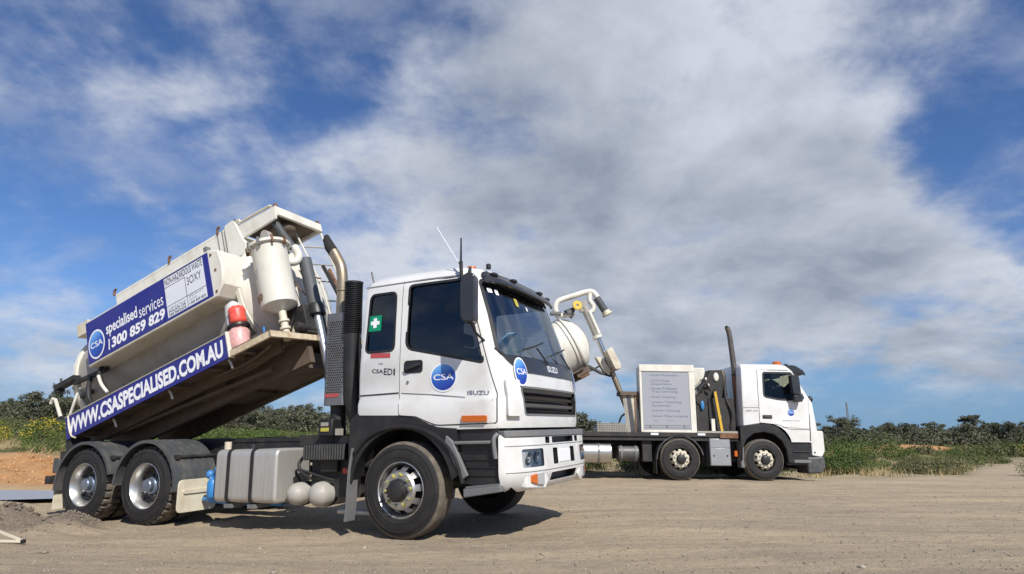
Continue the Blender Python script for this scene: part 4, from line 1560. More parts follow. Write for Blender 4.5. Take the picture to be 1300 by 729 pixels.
# top walkway and its end plate
wk = MB()
wk.box(.20, 2.80, -.62, -.575, 2.20, 2.60)
wk.box(.20, 2.80, .575, .62, 2.20, 2.60)
wk.box(.20, 2.80, -.62, .62, 2.54, 2.565)
walk = child(wk, 'walkway_trough', 'tank_white', bevel=.008)
ep = MB()
ep.prism(rounded([(2.80, 2.62), (3.00, 2.64), (3.10, 2.30), (3.22, 1.98), (2.80, 2.02)], [.04, .05, .02, .02, .02], 4), -.66, -.56)
child(ep, 'walkway_end_plate', 'tank_white', bevel=.01)
for s_ in (.18, 1.52, 2.62):
    child(MB().tube([(s_, -.63, 2.58), (s_ + .01, -.63, 2.66), (s_ + .06, -.63, 2.68)], .02, 8), 'walkway_hook', 'rust', walk)
child(MB().box(.0, .20, -.56, .4, 2.32, 2.40), 'tank_top_box', 'brown_steel')
for s_ in (2.60, 2.70):
    child(MB().box(s_, s_ + .012, -.628, -.62, 2.2, 2.6), 'walkway_rib', 'grey_plastic', walk)
# hood platform over the pump end
hd = MB()
hd.prism([(3.02, 2.26), (3.78, 2.28), (3.82, 2.48), (3.02, 2.50)], -.64, -.60)
hd.box(3.78, 3.822, -.60, .36, 2.335, 2.475)
hd.box(3.02, 3.78, .32, .36, 2.335, 2.47)
hd.box(3.02, 3.78, -.60, .32, 2.405, 2.43)
hood = child(hd, 'end_platform', 'tank_white', bevel=.006)
child(MB().box(3.04, 3.775, -.595, .315, 2.388, 2.403), 'platform_underside', 'brown_steel', hood)
child(MB().tube([(2.98, -.62, 2.60), (3.08, -.62, 2.60), (3.10, -.62, 2.55), (3.70, -.62, 2.54), (3.74, -.62, 2.50)], .022, 8), 'platform_rail', 'cream_paint', hood)
child(MB().tube([(2.94, -.62, 2.56), (3.02, -.62, 2.64)], .035, 8), 'rail_handle', 'grey_plastic', hood)
for y in (-.60, .32):
    child(MB().cyl((3.79, y, 2.47), (3.79, y, 2.53), .03, n=8), 'rail_stub', 'rust', hood)
# cyclone filter canister
cn = MB()
cx0, cy0 = 3.71, -.82
cn.lathe([(0, .80), (.06, .80), (.08, .82), (.215, .885), (.24, .90), (.245, .92), (.245, 1.80), (.25, 1.81)], (cx0, cy0, 0), (0, 0, 1), 48)
can = child(cn, 'filter_canister', 'tank_white', angle=40, M=Matrix.Translation((0, 0, -.07)))
lid = MB()
lid.lathe([(.25, 1.80), (.295, 1.805), (.295, 1.845), (.25, 1.855), (.19, 1.88), (0, 1.89)], (cx0, cy0, 0), (0, 0, 1), 48)
child(lid, 'canister_lid', 'tank_white', can)
for k in range(10):
    a = 2 * PI * k / 10
    c = MB()
    c.box(-.02, .025, -.015, .015, 1.76, 1.875, M=Matrix.Translation((cx0 + .29 * math.cos(a), cy0 + .29 * math.sin(a), 0)) @ Matrix.Rotation(a, 4, 'Z'))
    child(c, 'lid_clamp', 'rust' if k % 3 == 0 else 'grey_plastic', can)
lg = MB()
lg.prism(rounded([(-.09, 1.87), (.09, 1.87), (.07, 2.04), (.03, 2.10), (-.03, 2.10), (-.07, 2.04)], .02, 3), cy0 - .05, cy0 + .05, f=lambda a, b, y: (cx0 + a, y, b))
child(lg, 'lifting_lug', 'tank_grey', can)
child(MB().tube([(cx0 + .02, cy0, .84), (cx0 + .02, cy0, .70), (cx0 + .02, cy0, .38)], [.055, .05], 16), 'drain_spout', 'cream_paint', can)
for z in (.66, .55, .46):
    child(MB().lathe([(.05, z - .02), (.075, z - .015), (.075, z + .015), (.05, z + .02)], (cx0 + .02, cy0, 0), (0, 0, 1), 16), 'spout_coupling', 'cream_paint', can)
th = -PI * .62
for i, w_ in enumerate((.17, .12, .14, .10)):
    text_mb('WARNING HOT SURFACE'[:int(18 * w_ / .17)], (-w_ / 2 - .04, w_ / 2 - .04, 1.42 - i * .038, 1.442 - i * .038),
            lambda u, v, t: (cx0 + .2465 * math.cos(th + u / .245), cy0 + .2465 * math.sin(th + u / .245), v)).build('lettering', 'print_grey', can)
hl = MB()
hl.lathe([(.028, 0), (.05, .003), (.05, .006), (.028, .008), (.028, 0)], (cx0 - .16, cy0 - .195, 1.02), (-.6, -.8, 0), 16)
hl.lathe([(.028, 0), (.05, .003), (.05, .006), (.028, .008), (.028, 0)], (cx0 - .08, cy0 - .236, 1.025), (-.35, -.94, 0), 16)
child(hl, 'hanging_hook', 'rust', can)
# suction elbow and hose from the canister up under the platform
child(MB().tube([(3.66, -.52, 2.30), (3.74, -.49, 2.05), (3.84, -.46, 1.80)], .060, 16, smooth=4), 'suction_hose', 'hose_grey')
child(MB().tube([(3.72, -.62, 1.60), (3.80, -.58, 1.54), (3.88, -.50, 1.54), (3.91, -.46, 1.64), (3.86, -.45, 1.80)], .058, 16, smooth=5), 'suction_elbow', 'tank_white')
child(MB().ellipsoid((3.55, -.25, 2.28), (.2, .2, .10)), 'top_valve', 'brown_steel')
# tipping ram: fat barrel, collar, bright rod
rm = MB()
rm.cyl((3.88, -.30, 1.62), (3.89, -.30, .78), .095, n=24)
ram = child(rm, 'tipping_ram', 'ram_grey')
child(MB().lathe([(.09, 0), (.125, .005), (.125, .14), (.11, .17), (.09, .18)], (3.89, -.30, .70), (0, 0, 1), 24), 'ram_collar', 'black_plastic', ram)
child(MB().cyl((3.89, -.30, .72), (3.89, -.30, -.22), .062, n=20), 'ram_rod', 'alloy', ram)
child(MB().tube([(3.89, -.3, -.2), (3.89, -.3, -.75)], .085, 20), 'ram_base', 'ram_grey', ram)
mtb = MB()
mtb.box(3.62, 3.86, -.52, -.10, .42, .86)
mtb.prism([(3.55, .40), (3.84, .86), (3.60, .86)], -.62, -.58)
mtb.cyl((3.82, -.7, .50), (3.82, .3, .50), .06, n=12)
child(mtb, 'ram_bracket', 'black_steel', bevel=.01)
# white vertical pipe and grey post beside the ram
child(MB().box(3.50, 3.62, -.52, -.44, .40, 1.25), 'head_stiffener', 'cream_paint')
# red and pink plastic sleeves strapped to the front saddle
for (sx, h0, h1, m_, r_) in ((3.16, .74, 1.00, 'red_sleeve', .115), (3.13, .36, .68, 'pink_sleeve', .145)):
    q = MB()
    q.lathe([(0, h0), (r_ * .85, h0 + .01), (r_, h0 + .06), (r_ * .96, (h0 + h1) / 2), (r_, h1 - .05), (r_ * .8, h1), (0, h1 + .01)], (sx, -1.05, 0), (0, 0, 1), 20,
            rmod=lambda i, j, r: r * (1 + .07 * math.sin(j * 2.3 + i * 1.7)))
    child(q, 'plastic_sleeve', m_, angle=70, label='crumpled %s plastic sleeve strapped beside the tray' % m_.split('_')[0])
child(MB().lathe([(.0, .60), (.10, .62), (.13, .8), (.12, 1.0), (.10, 1.10), (.03, 1.16), (0, 1.17)], (3.04, -.98, 0), (0, 0, 1), 18, rmod=lambda i, j, r: r * (1 + .1 * math.sin(j * 2.9 + i))), 'plastic_wrap', 'plastic_wrap', angle=70)
child(MB().lathe([(.12, .69), (.15, .70), (.15, .73), (.12, .74)], (3.15, -1.05, 0), (0, 0, 1), 20), 'sleeve_strap', 'black_plastic')
# hose fittings on the deck
fit = MB()
fit.cyl((3.35, -1.0, .46), (3.52, -1.0, .44), .05, n=12)
fit.cyl((3.5, -1.0, .44), (3.60, -.95, .42), .035, n=12)
child(fit, 'hose_fitting', 'guard_plastic')
child(MB().tube([(3.52, -1.0, .44), (3.53, -1.0, .56)], .016, 8), 'fitting_lever', 'blue_paint')
# access ladder on the far front side
ld = MB()
ld.tube([(3.77, .36, 2.38), (3.89, .36, 1.67), (3.97, .36, 1.2), (4.0, .36, .6)], .016, 8)
ld.tube([(3.56, .0, 2.40), (3.76, .0, 1.64), (3.86, .0, 1.2), (3.9, .0, .6)], .014, 8)
lad = child(ld, 'access_ladder', 'tank_white')
for z, x, x1 in ((2.03, 3.655, 3.83), (1.68, 3.75, 3.89), (1.35, 3.825, 3.945), (1.0, 3.87, 3.98)):
    child(MB().tube([(x, .0, z + .0), (x1, .36, z)], .012, 6), 'ladder_rung', 'tank_grey', lad)
cbl = MB()
cbl.tube([(3.55, -.1, 1.65), (3.75, -.08, 1.45), (3.9, -.05, 1.35)], .012, 6, smooth=3)
cbl.tube([(3.45, -.3, 1.75), (3.6, -.32, 1.4), (3.78, -.3, 1.05)], .010, 6, smooth=3)
cbl.tube([(3.98, .1, 1.5), (4.12, .0, 1.1), (4.2, -.1, .7)], .028, 8, smooth=3)
child(cbl, 'control_cable', 'rust')
h3 = MB()
h3.tube([(3.95, .0, 1.55), (4.08, -.05, 1.2), (4.2, -.1, .8), (4.15, -.1, .4)], .03, 8, smooth=4)
child(h3, 'hydraulic_hose', 'black_plastic')
# ladder / pump unit in the gap

# =================================================================== TRUCK TWO: side-on service truck behind
T2 = empty('service_truck', M2)
tag(T2, 'white truck farther back seen side-on with grey list panel locker and tall exhaust', 'truck')
CB2 = CabSkin([(.96, -.50, 1.55, 1.21, .24), (1.31, -.50, 1.62, 1.235, .24), (2.0, -.48, 1.56, 1.235, .26), (2.12, -.47, 1.50, 1.22, .28), (2.86, -.44, 1.12, 1.19, .3),
               (2.96, -.43, 1.05, 1.15, .32), (3.015, -.40, .95, 1.06, .35), (3.035, -.3, .6, .6, .3)], p=4.5)
W2 = rounded([(.12, 2.14), (.155, 2.775), (.93, 2.775), (1.19, 2.10), (.62, 2.045)], [.08, .06, .05, .04, .2], 5)
SC2 = rounded([(-1.10, 2.13), (1.10, 2.13), (1.04, 2.80), (-1.04, 2.80)], .06, 4)
mm = ['white_paint', 'cab_trim', 'black_plastic']
cuts = [CB2.solid(0.05, 1.25, 2.97, mi=1).mesh('c', mm), MB().prism(W2, -2, 2, 2).mesh('c', mm), yz_prism(SC2, .6, 2.4, 2).mesh('c', mm)]
archc = [(-.60, .5), (-.60, 1.37), (-.03, 1.46)] + [(.18 + .60 * math.cos(R(a)), .86 + .58 * math.sin(R(a))) for a in range(80, 5, -12)] + [(.74, .5)]
cuts.append(MB().prism(archc, -2, 2, 2).mesh('c', mm))
cuts.append(MB().box(.60, 1.27, -2, -1.06, .5, .975, 2).mesh('c', mm))
sh2 = boolean(CB2.solid().mesh('cab_shell', mm), cuts, 'cab_shell')
shade(sh2, 32)
cab2 = link('cab_shell', sh2, T2)
G2 = CB2.G(-1)
zc2 = [1.31, 1.5, 1.8, 2.0, 2.12, 2.4, 2.6]
for sgn in (-1, 1):
    Gs = CB2.G(sgn)
    dn = rounded([(-.05, 1.47), (.0, 2.85), (.98, 2.85), (1.30, 2.02), (1.255, 1.30), (.72, 1.30), (.47, 1.42)], [.02, .04, .06, .05, .03, .1, .1], 4)
    d2 = drape(dn, lambda u, v, t: Gs(u, v, t + .001), .008, holes=[W2], cutz=zc2, cutx=[1.1, 1.2]).build('door', 'white_paint', T2)
    ribbon(densify(dn, .08), Gs, .022, .0012).build('door_gap', 'door_gap', T2)
    ribbon(W2, Gs, .05, .011).build('window_rubber', 'black_plastic', d2)
    drape(W2, lambda u, v, t: (lambda p: (p[0], p[1] - sgn * .018, p[2]))(Gs(u, v, t)), 0, cutz=zc2).build('side_window', 'pale_glass', d2)
    if sgn < 0:
        drape(rounded(rect(.03, .285, 1.565, 1.66), .02, 3), lambda u, v, t: Gs(u, v, .009 + t), .006).build('handle_recess', 'black_plastic', d2)
        MB().box(.06, .26, -1.265, -1.25, 1.60, 1.635).build('handle', 'guard_plastic', d2)
        disc_logo(.80, 1.73, .085, .085, lambda u, v, t: Gs(u, v, t + .011), d2, ring=False)
        text_mb('specialised services', (.56, 1.02, 1.50, 1.54), lambda u, v, t: Gs(u, v, .012)).build('lettering', 'print_grey', d2)
        text_mb('CSA ED11', (-.40, -.09, 1.745, 1.785), lambda u, v, t: Gs(u, v, .003), bold=.02).build('lettering', 'print_grey', cab2) if False else None
        text_mb('0407 CTI', (-.40, -.09, 1.745, 1.785), lambda u, v, t: Gs(u, v, .003), bold=.02).build('lettering', 'print_grey', cab2)
        ribbon([(-.46, 1.85), (-.2, 1.85), (-.03, 1.85)], Gs, .014, .002, closed=False).build('cab_seam', 'grey_plastic', cab2)
        ribbon([(.55, 1.36), (.9, 1.33), (1.24, 1.31)], Gs, .014, .010, closed=False).build('cab_seam', 'grey_plastic', cab2)
        # front flank panel seam
        ribbon([(1.315, 2.05), (1.285, 1.6), (1.275, 1.30), (1.27, 1.0)], Gs, .025, .003, closed=False).build('cab_seam', 'door_gap', cab2)
F2 = CB2.F()
yc2 = [-1.05, -.95, -.8, -.5, 0, .5, .8, .95, 1.05]
w2 = drape(SC2, lambda u, v, t: F2(u, v, t - .018), 0, cutx=yc2, cutz=[2.3, 2.5, 2.7]).build('windscreen', 'screen_glass', T2)
ribbon(densify(SC2, .08), F2, .05, .004).build('windscreen_rubber', 'black_plastic', w2)
sv2 = drape([(-1.08, 2.80), (1.08, 2.80), (1.0, 2.99), (-1.0, 2.99)], lambda u, v, t: tuple(Vector(F2(u, v, .02)) + Vector((.42 * max(0, (2.99 - v) / .19) * (1 - .25 * abs(u)), 0, -.02 + (0.04 if v > 2.85 else 0))) + Vector((0, 0, t))), .02, cutx=yc2, cutz=[2.84, 2.88, 2.92, 2.96])
sv2.build('sun_visor', 'black_gloss', T2)
for s in (-1, 1):
    ve = MB()
    ve.prism([(.82, 2.84), (.98, 2.80), (1.30, 2.76), (1.36, 2.72), (1.30, 2.86), (1.10, 2.98), (.86, 3.02)], *sorted((s * 1.06, s * 1.13)))
    ve.build('visor_end', 'black_gloss', T2, bevel=.01)
    mr = MB()
    mr.prism(rounded([(.80, 2.20), (1.02, 2.16), (1.00, 2.66), (.92, 2.72), (.78, 2.70)], .05, 4), *sorted((s * 1.30, s * 1.48)))
    mr.prism(rounded([(.84, 2.00), (1.06, 2.0), (1.04, 2.17), (.82, 2.18)], .05, 4), *sorted((s * 1.30, s * 1.46)))
    mo = mr.build('mirror', 'black_gloss', T2, bevel=.02)
    MB().tube([(1.02, s * 1.18, 2.74), (1.0, s * 1.38, 2.68)], .025, 8).build('mirror_arm', 'black_plastic', mo)
    MB().tube([(1.12, s * 1.18, 2.10), (1.02, s * 1.38, 2.10)], .03, 8).build('mirror_arm', 'black_plastic', mo)
    MB().ellipsoid((1.50, s * .95, 2.10), (.07, .07, .09)).build('front_mirror', 'black_plastic', T2)
    MB().tube([(1.38, s * 1.05, 2.14), (1.50, s * .98, 2.16)], .02, 6).build('mirror_arm', 'black_plastic', T2)
    # headlamp column
    hc = MB()
    hc.prism(rounded([(1.285, .64), (1.54, .60), (1.635, .75), (1.64, 1.26), (1.30, 1.29)], .03, 3), *sorted((s * .92, s * 1.20)))
    h2_ = hc.build('headlamp_housing', 'white_paint', T2, bevel=.03)
    MB().prism(rounded([(1.60, .78), (1.65, .80), (1.65, 1.20), (1.60, 1.24)], .01, 2), *sorted((s * .86, s * 1.05))).build('headlight', 'clear_lens', T2, bevel=.01)
    MB().cyl((1.36, s * 1.19, 1.20), (1.36, s * 1.215, 1.20), .05, n=16).build('indicator_lens', 'clear_lens', h2_)
    MB().cyl((1.36, s * 1.19, .72), (1.36, s * 1.212, .72), .022, n=10).build('housing_bolt', 'black_plastic', h2_)
    # step well, fender
    sw = MB()
    sw.box(.62, 1.27, *sorted((s * 1.05, s * 1.17)), .40, .98)
    sw.build('step_well', 'black_plastic', T2)
    MB().box(.70, 1.24, *sorted((s * 1.0, s * 1.22)), .45, .53).build('cab_step', 'grey_plastic', T2, bevel=.01)
    MB().box(.78, 1.22, *sorted((s * 1.1, s * 1.2)), .72, .75).build('cab_step', 'black_steel', T2, bevel=.01)
    fd = MB()
    pth = [(-.66, .50), (-.63, .85), (-.50, 1.12), (-.25, 1.30), (.06, 1.34), (.35, 1.28), (.58, 1.10), (.70, .85), (.74, .45)]
    inn_ = [(a * .86, .52 + (b - .52) * .86) for a, b in pth]
    outr = [(-.60, .50), (-.58, 1.37), (-.03, 1.46), (.18, 1.44), (.42, 1.36), (.60, 1.20), (.74, .98), (.80, .45)]
    k = len(pth)
    fd.prism(rounded(outr + inn_[::-1], 0), *sorted((s * 1.06, s * 1.225)))
    fd.build('front_fender', 'black_plastic', T2, bevel=.015)
    bmp = MB()
    bmp.prism(rounded([(1.14, .18), (1.50, .20), (1.62, .36), (1.60, .62), (1.14, .60)], .05, 4), *sorted((s * .55, s * 1.21)))
    bmp.build('bumper_end', 'guard_plastic', T2, bevel=.04)
cf = MB()
cf.box(1.40, 1.60, -.92, .92, .62, 1.28)
cf.build('front_grille', 'black_plastic', T2, bevel=.02)
MB().box(1.30, 1.58, -.6, .6, .26, .62).build('front_bumper', 'guard_plastic', T2, bevel=.03)
for s in (-1,):
    # side view shows the seat and dash against the sky
    MB().prism([(.95, 1.6), (1.5, 1.6), (1.45, 2.02), (1.2, 2.06), (.98, 1.96)], -1.1, 1.1).build('dashboard', 'cab_trim', T2, bevel=.03)
for y in (-.6, .6):
    s2_ = MB()
    s2_.box(.0, .45, y - .24, y + .24, 1.5, 1.68)
    s2_.prism([(-.14, 1.66), (.02, 1.66), (-.08, 1.92), (-.22, 1.92)], y - .22, y + .22)
    s2_.build('seat', 'seat_cloth', T2, bevel=.04)
MB().box(.48, .72, -1.0, -.6, 2.66, 2.84).build('roof_console', 'cab_trim', T2, bevel=.02)
be = MB()
be.lathe([(.12, 0), (.125, .02), (.12, .09), (.09, .125), (0, .135)], (.86, -.55, 3.03), (0, 0, 1), 20)
be.build('roof_beacon', 'orange_lens', T2)

mat('dark_exhaust', (.13, .11, .10), .4, metal=.5, dirt=.5, dscale=5)
# frame, wheels, arches
ch = MB()
for s in (-1, 1):
    ch.box(-8.6, 1.3, *sorted((s * .36, s * .43)), .72, .98)
for x in (-8.4, -6.5, -4.4, -1.1, .4):
    ch.box(x - .05, x + .05, -.36, .36, .76, .95)
ch.box(-.45, .9, -.45, .45, .55, 1.25)
for x in (0, -2.20, -6.1, -7.45):
    ch.cyl((x, -1, .52), (x, 1, .52), .08, n=12)
ch.build('chassis_frame', 'black_steel', T2, bevel=.006)
for x in (0, -2.20):
    wheel(T2, x, -1.22, 'flat', -1, .3 + x, rimmat='cream_paint')
    wheel(T2, x, 1.22, 'flat', 1, .3, rimmat='cream_paint')
for x in (-6.1, -7.45):
    for s in (-1, 1):
        wheel(T2, x, s * 1.235, 'drive', s, .2, dual=True)
for s in (-1, 1):
    g = MB()
    y0, y1 = sorted((s * 1.24, s * .90))
    g.lathe([(.60, 0), (.625, 0), (.63, y1 - y0), (.605, y1 - y0), (.60, 0)], (-2.2, y0, .50), (0, 1, 0), 36, a0=-R(178), a1=-R(12), ref=(1, 0, 0))
    g.build('mudguard', 'guard_plastic', T2)
    MB().box(-2.84, -2.82, y0, y1, .16, .55).build('mud_flap', 'black_plastic', T2)

# deck and underdeck equipment
dk = MB()
dk.box(-4.86, -.66, -1.24, 1.2, 1.08, 1.185)
dk.box(-4.86, -.66, -1.20, 1.2, .98, 1.08)
dk2 = dk.build('deck', 'black_steel', T2, bevel=.006)
for x0 in (-2.95, -1.72):
    MB().box(x0, x0 + .20, -1.252, -1.24, 1.12, 1.175).build('deck_reflector', 'sign_white', dk2)
dr = MB().box(-1.72, -.66, -1.248, -1.05, 1.186, 1.235)
dr.build('deck_rail', 'tank_grey', T2)
MB().box(-1.14, -.66, -1.26, -.8, 1.06, 1.19).build('rusty_crossbar', 'rust', T2)
tk = MB()
tk.tube([(-5.0, -.93, .67), (-3.96, -.93, .67)], .275, 36)
t_ = tk.build('air_tank', 'alloy', T2, bevel=.02)
for x in (-4.75, -4.3):
    MB().lathe([(.276, -.025), (.286, -.02), (.286, .02), (.276, .025)], (x, -.93, .67), (1, 0, 0), 36).build('tank_strap', 'grey_plastic', t_)
tk = MB()
tk.tube([(-3.78, -.93, .66), (-3.24, -.93, .66)], .21, 30)
t_ = tk.build('air_tank', 'guard_plastic', T2, bevel=.02)
for x in (-3.70, -3.32):
    MB().lathe([(.212, -.03), (.224, -.025), (.224, .025), (.212, .03)], (x, -.93, .66), (1, 0, 0), 30).build('tank_strap', 'grey_plastic', t_)
mb_ = MB()
mb_.box(-3.15, -2.90, -1.1, -.5, .45, .98)
mb_.build('tool_bin', 'black_steel', T2, bevel=.01)
MB().box(-1.5, -.60, -.84, .9, .45, .975).build('underdeck_gear', 'black_steel', T2, bevel=.01)
MB().box(-5.0, -2.9, -.49, .5, .5, .975).build('underdeck_gear', 'black_steel', T2, bevel=.01)
tb_ = MB().box(-1.42, -.87, -1.22, -.85, .36, 1.055)
tb2 = tb_.build('battery_locker', 'heat_shield', T2, bevel=.012)
MB().box(-1.40, -.89, -1.226, -1.22, .38, .80).build('locker_door', 'alloy', tb2, bevel=.004)
MB().box(-1.40, -.89, -1.226, -1.22, .815, 1.03).build('locker_door', 'alloy', tb2, bevel=.004)
for x in (-1.32, -.97):
    MB().box(x - .015, x + .015, -1.232, -1.226, .59, .64).build('locker_catch', 'black_plastic', tb2)
MB().box(-.60, -.50, -1.18, -.9, .32, 1.0).build('mud_flap', 'grey_plastic', T2, bevel=.01)
MB().box(-.72, -.65, -1.1, -1.0, .60, .74).build('side_marker_light', 'orange_lens', T2)

# service locker with printed list
lk = MB()
lk.box(-3.17, -1.745, -1.21, -.80, 1.19, 2.90)
lock = lk.build('service_locker', 'tank_white', T2, bevel=.01)
fr = MB()
fr.box(-3.19, -1.725, -1.245, -1.21, 2.765, 2.945)
fr.box(-3.19, -3.13, -1.235, -1.21, 1.19, 2.765)
fr.box(-1.87, -1.725, -1.235, -1.21, 1.19, 2.765)
fr.box(-3.13, -1.87, -1.235, -1.21, 1.19, 1.25)
fr.build('locker_frame', 'tank_white', lock, bevel=.008)
pn = MB().box(-3.125, -1.875, -1.222, -1.21, 1.255, 2.76)
pno = pn.build('roller_panel', 'sign_grey' if False else 'sign_white', lock)
pno.data.materials.clear()
pno.data.materials.append(mat('locker_grey', (.31, .325, .365), .5, dirt=.25, dirtcol=(.3, .29, .27), dscale=5))
for z in (1.30, 1.36):
    MB().box(-3.10, -1.90, -1.227, -1.222, z, z + .012).build('panel_lip', 'grey_plastic', lock)
for x in (-2.95, -2.5, -2.05):
    MB().box(x - .02, x + .02, -1.23, -1.222, 1.30, 1.37).build('panel_catch', 'grey_plastic', lock)
lines = [('• Hydro Excavation', 2.66, .80), ('• CCTV Drain', 2.52, .56), ('   Inspections', 2.43, .54), ('• Gross Pollutant', 2.32, .76), ('   Trap Servicing', 2.23, .70),
         ('• Drain Cleaning', 2.09, .70), ('• Locator Technology', 1.96, .88), ('   Equipment', 1.87, .50), ('• Culvert Cleaning', 1.74, .80), ('• Sewer Pipe Locating', 1.60, 1.0)]
for s_, z, w_ in lines:
    s3 = s_.replace('•', '-').strip()
    x0 = -2.95 if s_[0] == '•' else -2.88
    text_mb(s3, (x0, x0 + w_, z - .035, z + .035), fy(-1.2235), bold=.022).build('lettering', 'print_grey', lock)
text_mb('EPA', (-2.84, -2.74, 1.47, 1.50), fy(-1.2235)).build('lettering', 'green_sign', lock)
text_mb('CSA13', (-2.5, -2.32, 1.475, 1.50), fy(-1.2235)).build('lettering', 'print_grey', lock)
# stacked boards and cage behind the locker
for i, (x, dz) in enumerate(((-3.56, 0), (-3.45, .02), (-3.37, -.01), (-3.29, .01))):
    MB().beam((x + .10, -1.02 - .05 * (i % 2), 1.19), (x, -1.0, 2.18 + dz), .06 if i % 2 else .04, .10).build('stacked_board', ['tank_grey', 'heat_shield', 'cream_paint', 'tank_grey'][i], T2)
MB().box(-3.68, -3.20, -1.1, -.6, 2.14, 2.24).build('board_rack', 'brown_steel', T2)
MB().box(-3.30, -3.20, -1.05, -.6, 1.19, 2.14).build('board_rack_post', 'rust', T2)
gr_ = MB()
for i in range(12):
    x = -4.32 + i * .065
    gr_.box(x, x + .014, -1.20, -1.185, 1.19, 1.42)
for i in range(5):
    z = 1.20 + i * .052
    gr_.box(-4.34, -3.56, -1.203, -1.188, z, z + .012)
gr_.box(-4.34, -3.56, -1.18, -.9, 1.19, 1.40)
gr_.build('mesh_basket', 'tank_grey', T2)
hs_ = MB()
hs_.tube([(-3.7, -.9, 1.42), (-3.62, -.9, 1.6), (-3.48, -.9, 1.66), (-3.38, -.9, 1.5), (-3.36, -.9, 1.25)], .025, 8, smooth=4)
hs_.build('coiled_hose', 'black_plastic', T2)
# cream locker and crane-like black pump behind
cl = MB()
cl.box(-1.72, -1.12, -.35, 1.0, 1.19, 2.98)
cl.build('water_locker', 'tank_white', T2, bevel=.02)
MB().beam((-1.74, -.5, 2.20), (-1.02, -.5, 2.82), .04, .05).build('locker_stay', 'tank_grey', T2)
MB().box(-1.74, -1.40, -.62, -.50, 2.17, 2.30).build('pump_arm', 'grey_plastic', T2)
cr = MB()
cr.prism([(-1.18, 2.86), (-.80, 2.88), (-.72, 2.5), (-.70, 1.9), (-.80, 1.5), (-1.30, 1.5), (-1.52, 1.9), (-1.40, 2.2)], -.80, -.55)
cr.box(-1.66, -1.34, -1.05, -.6, 1.24, 2.08)
cr.box(-1.30, -.60, -1.0, -.3, 1.24, 2.10)
cr.box(-1.05, -.66, -.7, -.3, 2.1, 2.75)
cr.cyl((-1.5, -1.08, 2.05), (-1.5, -.6, 2.05), .16, n=18)
cr.cyl((-.92, -.90, 2.2), (-.92, -.5, 2.2), .20, n=18)
cr.tube([(-1.62, -1.0, 1.9), (-1.55, -1.08, 2.3), (-1.35, -1.0, 2.5), (-1.2, -.9, 2.3)], .03, 8, smooth=4)
cr.tube([(-.75, -1.0, 1.3), (-.70, -1.05, 1.7), (-.82, -1.0, 2.1), (-.78, -.9, 2.5)], .035, 8, smooth=4)
cr.beam((-1.44, -.84, 2.1), (-1.12, -.84, 2.86), .05, .06)
cr.build('pump_unit', 'black_steel', T2, bevel=.01)
for (x, y, z, r) in ((-1.28, -.86, 2.62, .03), (-1.22, -.86, 2.45, .03), (-.98, -.82, 2.68, .075)):
    MB().ellipsoid((x, y, z), (r, .03, r * 1.6)).build('pump_gauge', 'tank_white', T2)
MB().ellipsoid((-1.50, -1.10, 1.9), (.05, .03, .12)).build('pump_valve', 'blue_paint', T2)
MB().cyl((-1.02, -1.09, 1.62), (-1.02, -1.11, 1.62), .02).build('pump_valve', 'chrome', T2)
MB().beam((-1.155, -1.15, 2.26), (-1.04, -1.18, 1.20), .05, .06).build('yellow_lever', 'yellow_paint', T2)
MB().box(-1.30, -1.21, -1.15, -1.10, 1.24, 1.55).build('upright_plate', 'tank_white', T2)
MB().cyl((-.78, -.7, 2.40), (-.78, -.7, 2.86), .09, n=16).build('silencer', 'exhaust_steel', T2)
ex = MB()
ex.tube([(-.36, -.78, 1.15), (-.40, -.78, 1.7), (-.43, -.78, 2.3), (-.44, -.78, 2.75)], [.095, .085], 18, smooth=3)
ex.build('exhaust_stack', 'rust', T2)
ex = MB()
ex.tube([(-.44, -.78, 2.75), (-.47, -.78, 3.3), (-.50, -.78, 3.75)], [.078, .07], 18)
ex.tube([(-.50, -.78, 3.75), (-.52, -.78, 3.92), (-.56, -.78, 4.06)], [.07, .068], 18, smooth=3)
ex.build('exhaust_tip', 'dark_exhaust', T2)
MB().ellipsoid((-.57, -.78, 4.07), (.05, .06, .04)).build('exhaust_mouth', 'soot', T2)
MB().lathe([(.08, 0), (.09, .005), (.09, .05), (.08, .055)], (-.44, -.78, 2.72), (0, 0, 1), 18).build('pipe_clamp', 'black_steel', T2)
# raised tank: dished end, rim, ram and pipe loop
tl_ = R(29)
TT = Matrix.Translation((-4.80, 0.05, 3.66)) @ Matrix.Rotation(-tl_, 4, 'Y')
tk = MB()
tk.lathe([(0, .46), (.12, .455), (.28, .42), (.45, .345), (.62, .23), (.73, .12), (.79, .0), (.83, -.005), (.83, -.045), (.79, -.05), (.79, -.12), (.82, -.125), (.82, -.16), (.79, -.165), (.79, -4.2), (.6, -4.35), (0, -4.45)], (0, 0, 0), (1, 0, 0), 56)
tko = tk.build('raised_tank', 'tank_white', T2, TT, angle=40)
sub2 = MB()
sub2.box(-4.2, -.05, -.42, -.34, -1.0, -.80)
sub2.box(-4.2, -.05, .34, .42, -1.0, -.80)
sub2.box(-.45, -.05, -.8, .7, -.95, -.78)
sub2.box(-3.9, -.2, -.9, .8, -.80, -.76)
sub2.build('tank_subframe', 'brown_steel', T2, TT)
MB().box(-.40, -.12, -.80, -.55, -1.02, -.90).build('subframe_locker', 'rust', T2, TT, bevel=.02)
